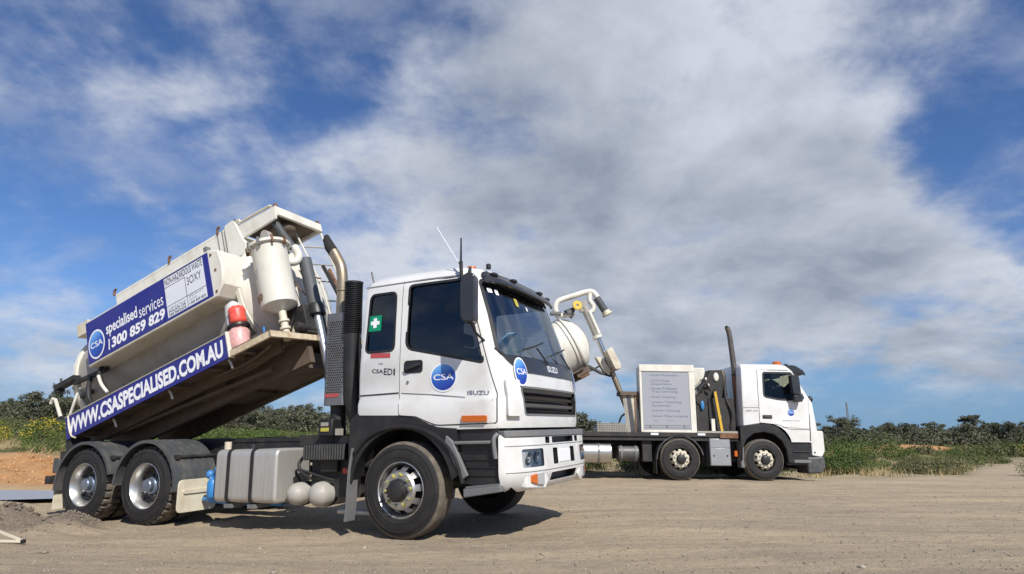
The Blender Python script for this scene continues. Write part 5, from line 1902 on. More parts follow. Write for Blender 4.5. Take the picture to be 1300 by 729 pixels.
# bracket arms and small box right of the tank
br = MB()
br.tube([(-4.62, -.5, 2.93), (-4.35, -.5, 2.84), (-4.05, -.5, 3.0)], .025, 8)
br.tube([(-4.50, -.5, 2.99), (-4.1, -.5, 2.78), (-3.80, -.5, 2.70)], .035, 8)
br.tube([(-4.42, -.5, 2.98), (-3.98, -.5, 2.74)], .03, 8)
br.build('lower_bracket', 'black_steel', T2)
bxx = MB()
bxx.prism(rounded([(-3.98, 3.36), (-3.82, 3.46), (-3.58, 2.98), (-3.60, 2.86), (-3.74, 2.84)], .04, 3), -.85, -.35)
bxx.prism([(-4.22, 3.22), (-4.02, 3.20), (-3.80, 2.86), (-3.86, 2.72), (-4.0, 2.82)], -.55, -.3)
bxx.build('inlet_box', 'cream_paint', T2, bevel=.02)
rb = MB()
rb.cyl((-4.50, -.42, 4.66), (-4.14, -.42, 3.80), .105, n=20)
rb.box(-4.62, -4.42, -.50, -.34, 4.5, 4.8)
rmo = rb.build('tipping_ram', 'tank_grey', T2)
MB().cyl((-4.37, -.52, 4.50), (-4.10, -.52, 3.86), .05, n=14).build('ram_side_tube', 'tank_white', rmo)
MB().lathe([(.10, 0), (.14, .01), (.14, .09), (.10, .10)], (-4.16, -.42, 3.84), (.39, 0, -.92), 18).build('ram_collar', 'tank_white', rmo)
MB().cyl((-4.14, -.42, 3.80), (-3.79, -.42, 2.93), .068, n=18).build('ram_rod', 'chrome', rmo)
MB().cyl((-3.80, -.42, 2.95), (-3.30, -.42, 1.66), .075, n=18).build('ram_lower_stage', 'exhaust_steel', rmo)
MB().cyl((-3.30, -.42, 1.68), (-3.30, -.42, 1.15), .085, n=16).build('ram_foot', 'brown_steel', rmo)
pp_ = MB()
pp_.tube([(-5.22, -.3, 4.36), (-5.30, -.3, 4.60), (-5.24, -.3, 4.80), (-5.05, -.3, 4.90), (-4.75, -.3, 5.00), (-4.42, -.3, 5.11), (-4.24, -.3, 5.12), (-4.13, -.3, 5.02), (-4.06, -.32, 4.90)], .082, 16, smooth=5)
pl = pp_.build('suction_pipe', 'tank_white', T2)
MB().tube([(-5.15, -.3, 4.40), (-4.95, -.3, 4.44), (-4.76, -.3, 4.45)], .075, 14, smooth=3).build('suction_pipe', 'tank_white', T2)
MB().tube([(-4.30, -.3, 5.08), (-4.31, -.3, 4.86), (-4.21, -.3, 4.70), (-4.25, -.3, 4.55), (-4.42, -.3, 4.50)], .07, 14, smooth=5).build('suction_pipe', 'tank_white', T2)
MB().tube([(-4.12, -.33, 4.94), (-3.86, -.34, 4.52)], .105, 18).build('suction_hose', 'hose_grey', T2)
MB().lathe([(.10, 0), (.155, .005), (.155, .05), (.12, .06), (.12, -.08)], (-3.84, -.34, 4.49), (.52, 0, -.85), 22).build('hose_flange', 'cream_paint', T2)
MB().lathe([(.11, .055), (0, .05)], (-3.84, -.34, 4.49), (.52, 0, -.85), 22).build('hose_mouth', 'rust', T2)
MB().box(-5.45, -5.15, -.45, -.2, 4.42, 4.50).build('pipe_flange', 'grey_plastic', T2, bevel=.01)
MB().lathe([(.04, 0), (.13, .0), (.14, .03), (.13, .06), (.04, .06)], (-4.72, -.52, 4.66), (.2, -1, .1), 20).build('yellow_valve', 'yellow_paint', T2)
MB().lathe([(.16, -.25), (.05, .0)], (-4.78, -.40, 4.60), (.6, 0, .6), 16).build('valve_cone', 'hose_grey', T2)

# =================================================================== GROUND AND LAND
def hash2(ix, iy, seed):
    h = (ix.astype(np.int64) * 374761393 + iy.astype(np.int64) * 668265263 + seed * 1442695041) & 0xffffffff
    h = ((h ^ (h >> 13)) * 1274126177) & 0xffffffff
    h = h ^ (h >> 16)
    return (h & 0xffff) / 65535.0


def vnoise(x, y, seed=0):
    ix, iy = np.floor(x), np.floor(y)
    fx, fy_ = x - ix, y - iy
    fx, fy_ = fx * fx * (3 - 2 * fx), fy_ * fy_ * (3 - 2 * fy_)
    a, b = hash2(ix, iy, seed), hash2(ix + 1, iy, seed)
    c, d = hash2(ix, iy + 1, seed), hash2(ix + 1, iy + 1, seed)
    return (a * (1 - fx) + b * fx) * (1 - fy_) + (c * (1 - fx) + d * fx) * fy_ - .5


def fbm(x, y, seed=0, octv=5, gain=.5):
    s, a = 0, 1.0
    for o in range(octv):
        s = s + a * vnoise(x * 2 ** o + 17.3 * o, y * 2 ** o - 9.1 * o, seed + o)
        a *= gain
    return s


def sstep(a, b, x):
    t = np.clip((x - a) / (b - a), 0, 1)
    return t * t * (3 - 2 * t)


def plane_of(M):
    n = M.to_3x3() @ Vector((0, 0, 1))
    p = M.translation
    return lambda x, y: p.z - (n.x * (x - p.x) + n.y * (y - p.y)) / n.z


PL1, PL2 = plane_of(M1), plane_of(M2)
I1, I2 = M1.inverted(), M2.inverted()


def local(I, x, y):
    return I[0][0] * x + I[0][1] * y + I[0][3], I[1][0] * x + I[1][1] * y + I[1][3]


def box_w(lx, ly, x0, x1, hy, soft):
    dx = np.maximum(np.maximum(x0 - lx, lx - x1), 0)
    dy = np.maximum(np.abs(ly) - hy, 0)
    return 1 - sstep(0.0, soft, np.hypot(dx, dy))


def height(x, y):
    x, y = np.asarray(x, float), np.asarray(y, float)
    d = np.hypot(x, y)
    ang = x / np.maximum(y, 5)
    base = 0.02 + 0.05 * fbm(x * .11, y * .11, 3, 3) * sstep(6, 16, d)
    # left bank and rising land
    lw = 1 - sstep(-7.6, -5.8, x + (y - 12) * .1)
    bank = sstep(14.4, 19.5, y + 2.2 * fbm(x * .45, y * .3, 5, 4)) * .50 + .26 * fbm(x * 1.7, y * 1.2, 8, 5) * sstep(14.4, 15.5, y) * (1 - sstep(22, 30, y))
    bank = bank * (1 - sstep(2, 14, x))
    base = base + bank
    base = base + lw * .10 * sstep(9.0, 9.8, y) - lw * .16 * sstep(10.9, 11.5, y) * (1 - sstep(13.7, 14.3, y))
    rise = sstep(24, 120, d)
    left = 1 - sstep(-.75, .18, ang)
    base = base + rise * (0.35 + 2.9 * left) + .8 * rise * fbm(x * .03, y * .03, 21, 3)
    # spoil heaps to the right beyond the yard
    for (hx, hy, hr, ha) in ((27, 45, 6.0, .75), (22, 41, 3.5, .45), (12.5, 27, 3.0, .25), (15.5, 30, 3.0, .3), (16, 50, 4, .6), (-19, 24, 5, .3)):
        base = base + ha * np.exp(-(((x - hx) / hr) ** 2 + ((y - hy) / (hr * .5)) ** 2))
    # yard: truck standings
    lx, ly = local(I1, x, y)
    w = box_w(lx, ly, -6.2, 2.0, 1.6, 2.6)
    base = base * (1 - w) + w * PL1(x, y)
    lx, ly = local(I2, x, y)
    w = box_w(lx, ly, -9, 2.5, 1.6, 3.0)
    base = base * (1 - w) + w * PL2(x, y)
    # graded dirt windrow by the rear wheels
    ax_, ay_, bx_, by_ = -8.6, 7.45, -5.78, 8.62
    tx = np.clip(((x - ax_) * (bx_ - ax_) + (y - ay_) * (by_ - ay_)) / ((bx_ - ax_) ** 2 + (by_ - ay_) ** 2), 0, 1)
    dd = np.hypot(x - ax_ - tx * (bx_ - ax_), y - ay_ - tx * (by_ - ay_))
    lump = fbm(x * 3.0, y * 3.0, 31, 5)
    base = base + np.exp(-(dd / .42) ** 2) * (.34 + .30 * lump) * (1 - .25 * tx)
    base = base + .03 * np.exp(-(dd / 1.0) ** 2) * fbm(x * 6, y * 6, 77, 3)
    # wheel ruts across the yard and fine relief
    near = 1 - sstep(20, 34, d)
    yy = y + .25 * fbm(x * .15, y * .3, 13, 2)
    base = base + near * .012 * (np.sin(yy * 5.1 + x * .25) * .5 + fbm(x * .35, y * 3.0, 41, 3))
    base = base + near * (.012 * fbm(x * 2.5, y * 4.0, 51, 4) + .010 * fbm(x * 11, y * 11, 61, 3))
    return base


def axis(n, lo, hi, c, a):
    k0, k1 = math.asinh((c - lo) / a), math.asinh((hi - c) / a)
    t = np.linspace(-k0, k1, n)
    return c + a * np.sinh(t)


NX, NY = 560, 560
gx = axis(NX, -900, 900, 0.0, 5.0)
gy_ = axis(NY, -60, 1500, 7.5, 2.6)
GX, GY = np.meshgrid(gx, gy_)
GZ = height(GX, GY)


def grid_mesh(name, X, Y, Z, m):
    ny, nx = X.shape
    me = bpy.data.meshes.new(name)
    co = np.stack([X, Y, Z], -1).reshape(-1, 3)
    i = np.arange(ny * nx).reshape(ny, nx)
    q = np.stack([i[:-1, :-1], i[:-1, 1:], i[1:, 1:], i[1:, :-1]], -1).reshape(-1, 4)
    me.vertices.add(len(co))
    me.vertices.foreach_set('co', co.ravel())
    me.loops.add(q.size)
    me.loops.foreach_set('vertex_index', q.ravel())
    me.polygons.add(len(q))
    me.polygons.foreach_set('loop_start', np.arange(0, q.size, 4))
    me.polygons.foreach_set('loop_total', np.full(len(q), 4))
    me.polygons.foreach_set('use_smooth', np.ones(len(q), bool))
    me.update()
    me.validate()
    me.materials.append(m)
    return me


def poly_dist_mask(x, y, P, soft):
    """1 near the polyline P [(x,y,halfwidth)]"""
    best = np.full(x.shape, 9.0)
    for (ax_, ay_, w0), (bx_, by_, w1) in zip(P, P[1:]):
        L2 = (bx_ - ax_) ** 2 + (by_ - ay_) ** 2
        t = np.clip(((x - ax_) * (bx_ - ax_) + (y - ay_) * (by_ - ay_)) / L2, 0, 1)
        dd = np.hypot(x - ax_ - t * (bx_ - ax_), y - ay_ - t * (by_ - ay_)) / (w0 + (w1 - w0) * t)
        best = np.minimum(best, dd)
    return 1 - sstep(1 - soft, 1 + soft, best)


ROAD = [(14.6, 18.2, 1.8), (20.5, 25.5, 1.9), (30, 34, 2.2), (45, 46, 2.6), (70, 60, 3)]


def earth_masks(x, y):
    d = np.hypot(x, y)
    e = fbm(x * .35, y * .5, 91, 4)
    edge = 19.2 + 1.3 * e - .9 * sstep(-2, -8, x) * 0
    yard = 1 - sstep(edge - .5, edge + .4, y)
    leftlim = sstep(-9.8, -8.0, x + (y - 9) * .12)
    yard = yard * np.where(y > 10.2, leftlim, 1)
    road = poly_dist_mask(x, y, ROAD, .25)
    sand = np.clip(poly_dist_mask(x, y, [(a, b, w * 1.5) for a, b, w in ROAD], .35) - road, 0, 1)
    sand = np.maximum(sand, (1 - yard) * (1 - sstep(20.5 + 9 * sstep(2, 8, x), 22.5 + 12 * sstep(2, 8, x), y + 5 * e)) * .8)
    orange = (1 - sstep(-8.5, -5.5, x + (y - 12) * .22)) * sstep(13.8, 14.6, y) * (1 - sstep(19.5, 21, y + e * 2))
    for (hx, hy, hr) in ((27, 45, 7.0), (22, 41, 3.5), (16, 50, 4), (11, 42, 2.5)):
        orange = np.maximum(orange, np.exp(-(((x - hx) / hr) ** 2 + ((y - hy) / (hr * .45)) ** 2) * 1.5) > .35)
    strip = (1 - sstep(-9, -6.6, x + (y - 11) * .3)) * sstep(9.4, 9.9, y) * (1 - sstep(13.9, 14.5, y))
    sand = np.maximum(sand, strip)
    ax_, ay_, bx_, by_ = -8.6, 7.45, -5.78, 8.62
    tx = np.clip(((x - ax_) * (bx_ - ax_) + (y - ay_) * (by_ - ay_)) / ((bx_ - ax_) ** 2 + (by_ - ay_) ** 2), 0, 1)
    dd = np.hypot(x - ax_ - tx * (bx_ - ax_), y - ay_ - tx * (by_ - ay_))
    damp = np.exp(-(dd / .55) ** 2)
    gravel = np.maximum(yard, road)
    return gravel, sand * (1 - road), orange, damp


def ground_material():
    m = bpy.data.materials.new('ground_earth')
    m.use_nodes = True
    nt = m.node_tree
    p = nt.nodes['Principled BSDF']
    p.inputs['Roughness'].default_value = .95
    p.inputs['Specular IOR Level'].default_value = .2
    N = nt.nodes.new
    tcn = N('ShaderNodeTexCoord')

    def noise(sc, de=8, ro=.6, st=(1, 1, 1)):
        mp = N('ShaderNodeMapping')
        mp.inputs[3].default_value = st
        nt.links.new(tcn.outputs['Object'], mp.inputs[0])
        n = N('ShaderNodeTexNoise')
        n.inputs['Scale'].default_value = sc
        n.inputs['Detail'].default_value = de
        n.inputs['Roughness'].default_value = ro
        nt.links.new(mp.outputs[0], n.inputs['Vector'])
        return n.outputs[0]

    def rng(x, a, b, c=0., d=1.):
        n = N('ShaderNodeMapRange')
        for i, v in enumerate((a, b, c, d)):
            n.inputs[i + 1].default_value = v
        nt.links.new(x, n.inputs[0])
        return n.outputs[0]

    def mix(f, a, b, mode='MIX'):
        n = N('ShaderNodeMix')
        n.data_type = 'RGBA'
        n.blend_type = mode
        for s, v in (('Factor', f), ('A', a), ('B', b)):
            if isinstance(v, tuple):
                n.inputs[s].default_value = (*v, 1)
            elif isinstance(v, float):
                n.inputs[s].default_value = v
            else:
                nt.links.new(v, n.inputs[s])
        return n.outputs['Result']
    at = N('ShaderNodeAttribute')
    at.attribute_name = 'earth'
    sp = N('ShaderNodeSeparateColor')
    nt.links.new(at.outputs['Color'], sp.inputs[0])
    big = noise(.35, 6, .6, (1, 2.2, 1))
    streak = noise(1.0, 8, .68, (.16, 2.6, 1))
    fine = noise(26, 6, .75)
    peb = noise(85, 3, .7)
    g = mix(rng(big, .35, .65), (.41, .322, .218), (.53, .412, .268))
    g = mix(rng(streak, .44, .62, 0., .6), g, (.30, .242, .175))
    g = mix(rng(fine, .45, .7, 0., .6), g, (.54, .46, .35))
    g = mix(rng(peb, .56, .68, 0., .8), g, (.17, .145, .12))
    sandc = mix(rng(fine, .3, .7), (.42, .335, .21), (.56, .47, .31))
    sandc = mix(rng(big, .4, .6, 0., .5), sandc, (.33, .26, .17))
    org = mix(rng(noise(2.5, 8, .7), .35, .65), (.44, .20, .075), (.54, .32, .15))
    org = mix(rng(noise(.9, 6, .7, (1, 3, 1)), .5, .7, 0., .6), org, (.33, .24, .14))
    scr = mix(rng(noise(.7, 8, .7), .4, .62), (.075, .085, .03), (.20, .17, .08))
    g = mix(rng(noise(1.6, 8, .7, (.6, 1.5, 1)), .52, .66, 0., .45), g, (.235, .195, .15))
    g = mix(rng(noise(9, 5, .7), .56, .68, 0., .4), g, (.24, .20, .155))
    c = mix(sp.outputs[0], scr, g)
    c = mix(sp.outputs[1], c, sandc)
    c = mix(sp.outputs[2], c, org)
    da = N('ShaderNodeAttribute')
    da.attribute_name = 'damp'
    c = mix(rng(da.outputs['Fac'], .25, .7, 0., .85), c, mix(rng(fine, .4, .65), (.15, .125, .10), (.235, .19, .145)))
    nt.links.new(c, p.inputs['Base Color'])
    b = N('ShaderNodeBump')
    b.inputs['Strength'].default_value = .75
    b.inputs['Distance'].default_value = .02
    ad = N('ShaderNodeMath')
    ad.operation = 'ADD'
    nt.links.new(fine, ad.inputs[0])
    nt.links.new(rng(peb, .3, .75, 0, .5), ad.inputs[1])
    ad2 = N('ShaderNodeMath')
    ad2.operation = 'ADD'
    nt.links.new(ad.outputs[0], ad2.inputs[0])
    nt.links.new(rng(noise(6, 8, .7, (.6, 1.6, 1)), .3, .7, 0, 1.6), ad2.inputs[1])
    nt.links.new(ad2.outputs[0], b.inputs['Height'])
    nt.links.new(b.outputs[0], p.inputs['Normal'])
    return m


gme = grid_mesh('ground', GX, GY, GZ, ground_material())
gr, sa, og, dp = earth_masks(GX.ravel(), GY.ravel())
ca = gme.color_attributes.new('earth', 'FLOAT_COLOR', 'POINT')
ca.data.foreach_set('color', np.stack([gr, sa, og, np.ones_like(gr)], -1).ravel())
cd = gme.attributes.new('damp', 'FLOAT', 'POINT')
cd.data.foreach_set('value', dp)
tag(link('ground', gme), kind='structure')

# shallow puddle at the left
pm = mat('puddle_water', (.31, .315, .325), .40, spec=.6, bump=.1, bscale=8)
pp_ = []
for i in range(40):
    a = 2 * PI * i / 40
    pp_.append((-13.2 + 6.6 * math.cos(a) * (1 + .12 * math.sin(3 * a)), 12.55 + 1.5 * math.sin(a), .045))
pu_ = MB()
pu_.add(pp_, [tuple(range(40))])
tag(pu_.build('puddle_water', 'puddle_water'), kind='structure')


def zat(x, y):
    return float(height(np.array([x]), np.array([y]))[0])


# loose stones over the near yard: past counting, one object
def stones(n, xr, yr, smin, smax, name, cols, seed):
    rs = np.random.RandomState(seed)
    # denser near the camera
    y = yr[0] + (yr[1] - yr[0]) * rs.rand(n) ** 1.6
    x = (rs.rand(n) * 2 - 1) * (y * .86 + .5)
    s = smin + (smax - smin) * rs.rand(n) ** 4
    z = height(x, y)
    base = np.array([(1, 0, 0), (0, 1, 0), (-1, 0, 0), (0, -1, 0), (.1, .1, .8), (0, 0, -.5), (.62, .6, .45), (-.6, .55, .4)])
    k = 6
    V = base[:k][None] * (1 + .7 * (rs.rand(n, k, 3) - .5))
    V = V * s[:, None, None] * np.array([1, 1, .7]) * (.6 + .8 * rs.rand(n, 1, 3))
    a = rs.rand(n) * 6.283
    c_, s_ = np.cos(a)[:, None], np.sin(a)[:, None]
    X = V[..., 0] * c_ - V[..., 1] * s_ + x[:, None]
    Y = V[..., 0] * s_ + V[..., 1] * c_ + y[:, None]
    Z = V[..., 2] + z[:, None] + s[:, None] * .12
    co = np.stack([X, Y, Z], -1).reshape(-1, 3)
    t = np.array([(0, 1, 4), (1, 2, 4), (2, 3, 4), (3, 0, 4), (1, 0, 5), (2, 1, 5), (3, 2, 5), (0, 3, 5)])
    F_ = (t[None] + (np.arange(n) * k)[:, None, None]).reshape(-1, 3)
    me = tri_mesh(name, co, F_)
    me.materials.append(cols)
    return tag(link(name, me), kind='stuff')


def tri_mesh(name, co, F_, mi=None):
    me = bpy.data.meshes.new(name)
    me.vertices.add(len(co))
    me.vertices.foreach_set('co', np.ascontiguousarray(co, dtype=np.float32).ravel())
    k = F_.shape[1]
    me.loops.add(F_.size)
    me.loops.foreach_set('vertex_index', F_.astype(np.int32).ravel())
    me.polygons.add(len(F_))
    me.polygons.foreach_set('loop_start', np.arange(0, F_.size, k))
    me.polygons.foreach_set('loop_total', np.full(len(F_), k))
    if mi is not None:
        me.polygons.foreach_set('material_index', mi)
    me.update()
    me.validate()
    return me


stm = mat('stone', (.30, .26, .205), .9, var=.5, vscale=7)
stones(42000, None, (4.2, 15), .003, .015, 'gravel', stm, 5)
stones(500, None, (4.6, 17), .010, .034, 'loose_stones', stm, 9)


# clods of earth on the windrow and the cut bank
def clods(name, n, fx, smin, smax, m_, seed):
    r_ = np.random.RandomState(seed)
    x, y = fx(r_, n)
    s = smin + (smax - smin) * r_.rand(n) ** 3
    z = height(x, y)
    th, ph = np.meshgrid(np.linspace(0, PI, 5)[1:-1], np.arange(6) * PI / 3)
    b = np.stack([np.sin(th) * np.cos(ph), np.sin(th) * np.sin(ph), np.cos(th)], -1).reshape(-1, 3)
    b = np.concatenate([b, [[0, 0, 1], [0, 0, -1]]])
    k = len(b)
    V = b[None] * (1 + .6 * (r_.rand(n, k, 1) - .5)) * s[:, None, None] * (.7 + .6 * r_.rand(n, 1, 3))
    co = (V + np.stack([x, y, z + s * .25], -1)[:, None]).reshape(-1, 3)
    F_ = []
    for j in range(6):
        a, c = j * 3, ((j + 1) % 6) * 3
        F_ += [(18, a, c), (a, a + 1, c + 1), (a, c + 1, c), (a + 1, a + 2, c + 2), (a + 1, c + 2, c + 1), (a + 2, 19, c + 2)]
    F_ = (np.array(F_)[None] + (np.arange(n) * k)[:, None, None]).reshape(-1, 3)
    me = tri_mesh(name, co, F_)
    me.materials.append(m_)
    return tag(link(name, me), kind='stuff')


def on_windrow(r_, n):
    t = r_.rand(n)
    return -8.6 + t * 2.9 + r_.normal(size=n) * .28, 7.45 + t * 1.2 + r_.normal(size=n) * .30


def on_bank(r_, n):
    return r_.uniform(-20, -7.5, n), 14.2 + 5 * r_.rand(n)


clods('windrow_clods', 2600, on_windrow, .004, .022, mat('damp_earth', (.18, .145, .11), .95, var=.4, vscale=5), 3)
clods('bank_clods', 2200, on_bank, .008, .045, mat('orange_earth', (.46, .26, .12), .95, var=.4, vscale=3), 4)


# ------------------------------------------------------------------ vegetation
def leaf_mat(name, c0, c1, vs=1.2):
    m = bpy.data.materials.new(name)
    m.use_nodes = True
    nt = m.node_tree
    p = nt.nodes['Principled BSDF']
    p.inputs['Roughness'].default_value = .7
    p.inputs['Specular IOR Level'].default_value = .25
    N = nt.nodes.new
    oi = N('ShaderNodeObjectInfo')
    tcn = N('ShaderNodeTexCoord')
    n = N('ShaderNodeTexNoise')
    n.inputs['Scale'].default_value = vs
    n.inputs['Detail'].default_value = 4
    nt.links.new(tcn.outputs['Object'], n.inputs['Vector'])
    mr = N('ShaderNodeMapRange')
    mr.inputs[1].default_value, mr.inputs[2].default_value = .35, .65
    nt.links.new(n.outputs[0], mr.inputs[0])
    ad = N('ShaderNodeMath')
    ad.operation = 'MULTIPLY_ADD'
    ad.inputs[1].default_value = .55
    nt.links.new(mr.outputs[0], ad.inputs[0])
    ml = N('ShaderNodeMath')
    ml.operation = 'MULTIPLY'
    ml.inputs[1].default_value = .5
    nt.links.new(oi.outputs['Random'], ml.inputs[0])
    nt.links.new(ml.outputs[0], ad.inputs[2])
    mx = N('ShaderNodeMix')
    mx.data_type = 'RGBA'
    mx.inputs['A'].default_value = (*c0, 1)
    mx.inputs['B'].default_value = (*c1, 1)
    nt.links.new(ad.outputs[0], mx.inputs['Factor'])
    nt.links.new(mx.outputs['Result'], p.inputs['Base Color'])
    MATS[name] = m
    return m


leaf_mat('gum_leaf', (.062, .066, .038), (.14, .142, .088), .5)
leaf_mat('shrub_leaf', (.042, .072, .018), (.125, .165, .04), 1.5)
leaf_mat('olive_leaf', (.085, .085, .035), (.20, .185, .09), 1.5)
mat('gorse_flower', (.62, .46, .02), .7)
mat('dry_grass', (.42, .33, .17), .9, var=.3, vscale=2)
mat('bark', (.20, .17, .14), .9, var=.4, vscale=5)


def leaf_quads(centres, radii, per, size, rs, flat=.75):
    """many small leaf faces scattered in clumps"""
    n = len(centres)
    C_ = np.repeat(np.array(centres), per, 0)
    Rr = np.repeat(np.array(radii), per, 0)
    d = rs.normal(size=(n * per, 3))
    d /= np.linalg.norm(d, axis=1)[:, None]
    r = (rs.rand(n * per) ** .45)[:, None]
    P = C_ + d * r * Rr[:, None] * np.array([1, 1, flat])
    a = rs.normal(size=(n * per, 3))
    a /= np.linalg.norm(a, axis=1)[:, None]
    nn = d * .6 + rs.normal(size=(n * per, 3)) * .5 + np.array([0, 0, .3])
    b = np.cross(nn, a)
    b /= np.linalg.norm(b, axis=1)[:, None] + 1e-9
    a = np.cross(b, nn)
    a /= np.linalg.norm(a, axis=1)[:, None] + 1e-9
    s = size * (.6 + .8 * rs.rand(n * per))[:, None]
    co = np.stack([P - a * s, P + b * s * .6, P + a * s, P - b * s * .6], 1).reshape(-1, 3)
    F_ = np.arange(n * per * 4).reshape(-1, 4)
    return co, F_


def make_tree(seed, h, spread, trunk_frac, dense=1.0, leaf=.16):
    rs = np.random.RandomState(seed)
    tr = MB()
    top = h * trunk_frac
    lean = (rs.rand(2) - .5) * .12 * h
    base = Vector((0, 0, -.15))
    fork = Vector((lean[0], lean[1], top))
    tr.tube([base, base.lerp(fork, .5) + Vector(((rs.rand() - .5) * .1, 0, 0)), fork], [.05 * h ** .7, .032 * h ** .7], 7)
    cen, rad_ = [], []
    nb = 7 + rs.randint(4)
    for i in range(nb):
        a = 2 * PI * i / nb + rs.rand()
        rr = spread * (.35 + .65 * rs.rand())
        zz = top + (h - top) * (.15 + .75 * rs.rand())
        end = Vector((math.cos(a) * rr * .75, math.sin(a) * rr * .75, zz))
        mid = fork.lerp(end, .5) + Vector((0, 0, -.06 * h))
        tr.tube([fork, mid, end], [.018 * h ** .7, .008 * h ** .7], 5)
        for k in range(5):
            o = rs.normal(size=3) * np.array([.28, .28, .18]) * spread
            cen.append(np.array(end) + o)
            rad_.append(spread * (.16 + .16 * rs.rand()))
    for k in range(9):
        cen.append(np.array([rs.normal() * spread * .35, rs.normal() * spread * .35, top + (h - top) * (.3 + .65 * rs.rand())]))
        rad_.append(spread * (.2 + .14 * rs.rand()))
    co, F_ = leaf_quads(cen, rad_, int(34 * dense), leaf, rs)
    crown = tri_mesh('crown', co, F_)
    crown.materials.append(MATS['gum_leaf'])
    return tr.mesh('trunk', 'bark'), crown


def make_shrub(seed, h, w, leafm, flower=0.0, per=46, leaf=.045):
    rs = np.random.RandomState(seed)
    cen, rad_ = [], []
    for k in range(22):
        a, r = rs.rand() * 6.283, w * .5 * rs.rand() ** .6
        zz = h * (.25 + .6 * rs.rand() * (1 - .5 * (r / (w * .5)) ** 2))
        cen.append((r * math.cos(a), r * math.sin(a), zz))
        rad_.append(w * (.12 + .12 * rs.rand()))
    co, F_ = leaf_quads(cen, rad_, per, leaf, rs, 1.1)
    co[:, 2] = np.maximum(co[:, 2], -.05)
    mi = np.zeros(len(F_), int)
    if flower:
        zc_ = co.reshape(-1, 4, 3)[:, :, 2].mean(1)
        mi = ((rs.rand(len(F_)) < flower * np.clip(zc_ / h, 0, 1)) * 1)
    me = tri_mesh('foliage', co, F_, mi)
    me.materials.append(MATS[leafm])
    if flower:
        me.materials.append(MATS['gorse_flower'])
    st = MB()
    for k in range(6):
        a = rs.rand() * 6.283
        st.tube([(0, 0, -.1), (w * .3 * math.cos(a), w * .3 * math.sin(a), h * .6)], [.02, .006], 5)
    return me, st.mesh('stem', 'bark')


def place(kind, meshes, x, y, s, rz, label, cat, group, zoff=0, parts=('trunk', 'crown')):
    r = empty(kind, Matrix.Translation((x, y, zat(x, y) + zoff)) @ Matrix.Rotation(rz, 4, 'Z') @ Matrix.Diagonal((*s, 1)))
    tag(r, label, cat, group)
    for n_, me in zip(parts, meshes):
        o = bpy.data.objects.new(n_, me)
        C.objects.link(o)
        o.parent = r
    return r


rs = np.random.RandomState(11)
TREES = [make_tree(100 + i, 4.9 + .22 * i, 2.3 + .12 * (i % 3), .13 + .03 * (i % 4), 1.5, .15) for i in range(7)]
ntree = 0
rows_ = [(90, .80), (98, .92), (108, .98), (120, 1.0)]
for ri, (D0, sc) in enumerate(rows_):
    a = -.84
    while a < .86:
        D = D0 + rs.uniform(-6, 6)
        leftw = float(1 - sstep(-.75, .18, np.array(a)))
        x = a * D
        s0 = sc * rs.uniform(.62, .96) * (1.0 if rs.rand() > .07 or a < -.4 else 1.35) * (1.0 - .14 * (1 - leftw))
        grp = 'trees of the wood beyond the yard' if a > .12 else 'trees of the wood on the rising land at left'
        lab = ('grey-green gum tree in the low wood beyond the scrub on the right' if a > .12 else 'dark gum tree in the wood on the rising land behind the front truck')
        place('gum_tree', TREES[rs.randint(7)], x, D, (s0 * rs.uniform(.95, 1.35), s0 * rs.uniform(.95, 1.3), s0), rs.rand() * 6.28, lab, 'tree', grp, -.3)
        ntree += 1
        a += rs.uniform(2.1, 3.3) / D * 1.1
print('trees', ntree)
# lone skyline trees
place('gum_tree', make_tree(301, 8.2, 2.6, .55, 1.6), -85.5 * .95, 120 * .95, (.48, .48, .98), 0, 'lone tall dark gum tree standing above the ridge behind the tail of the tipped tank', 'tree', None, 0)
place('gum_tree', make_tree(302, 8.6, 3.0, .5, 1.5), 53.5, 104, (.85, .85, .60), 1, 'taller spreading gum tree above the wood right beside the cab of the far truck', 'tree', None, 0)
place('gum_tree', make_tree(303, 7.6, 1.9, .5, 1.5), 74, 104, (.9, .9, .66), 2, 'narrow dark gum tree rising a little above the middle of the right-hand wood', 'tree', None, 0)
place('gum_tree', make_tree(304, 8.2, 2.6, .5, 1.5), 97, 118, (.9, .9, .64), 3, 'round-headed taller gum tree toward the right end of the wood', 'tree', None, 0)
# distant steel mast over the wood
ms = MB()
for dx, dy in ((-.3, -.3), (.3, -.3), (.3, .3), (-.3, .3)):
    ms.tube([(dx, dy, 0), (dx * .3, dy * .3, 11)], .05, 4)
for k in range(9):
    z = k * 1.2
    w_ = .3 * (1 - .7 * z / 11)
    ms.tube([(-w_, -w_, z), (w_, -w_, z + 1.2)], .03, 4)
    ms.tube([(w_, w_, z), (-w_, w_, z + 1.2)], .03, 4)
mo_ = ms.build('radio_mast', 'grey_plastic')
mo_.location = (82, 157, zat(82, 157) - .8)
tag(mo_, 'thin grey lattice mast far off above the wood right of the far truck', 'mast')

# shrubs between yard and wood
SH = [make_shrub(200 + i, .95 + .1 * (i % 3), 1.5 + .2 * (i % 4), 'shrub_leaf', 0.0, 95, .028) for i in range(5)]
OL = [make_shrub(230 + i, .55 + .1 * (i % 3), 1.2 + .2 * (i % 2), 'olive_leaf', 0.0, 80, .026) for i in range(3)]
GO = [make_shrub(260 + i, 1.1, 1.5, 'shrub_leaf', .75, 90, .03) for i in range(2)]


def free(x, y):
    gr_, sa_, og_, _ = earth_masks(np.array([x]), np.array([y]))
    return gr_[0] < .25 and og_[0] < .5


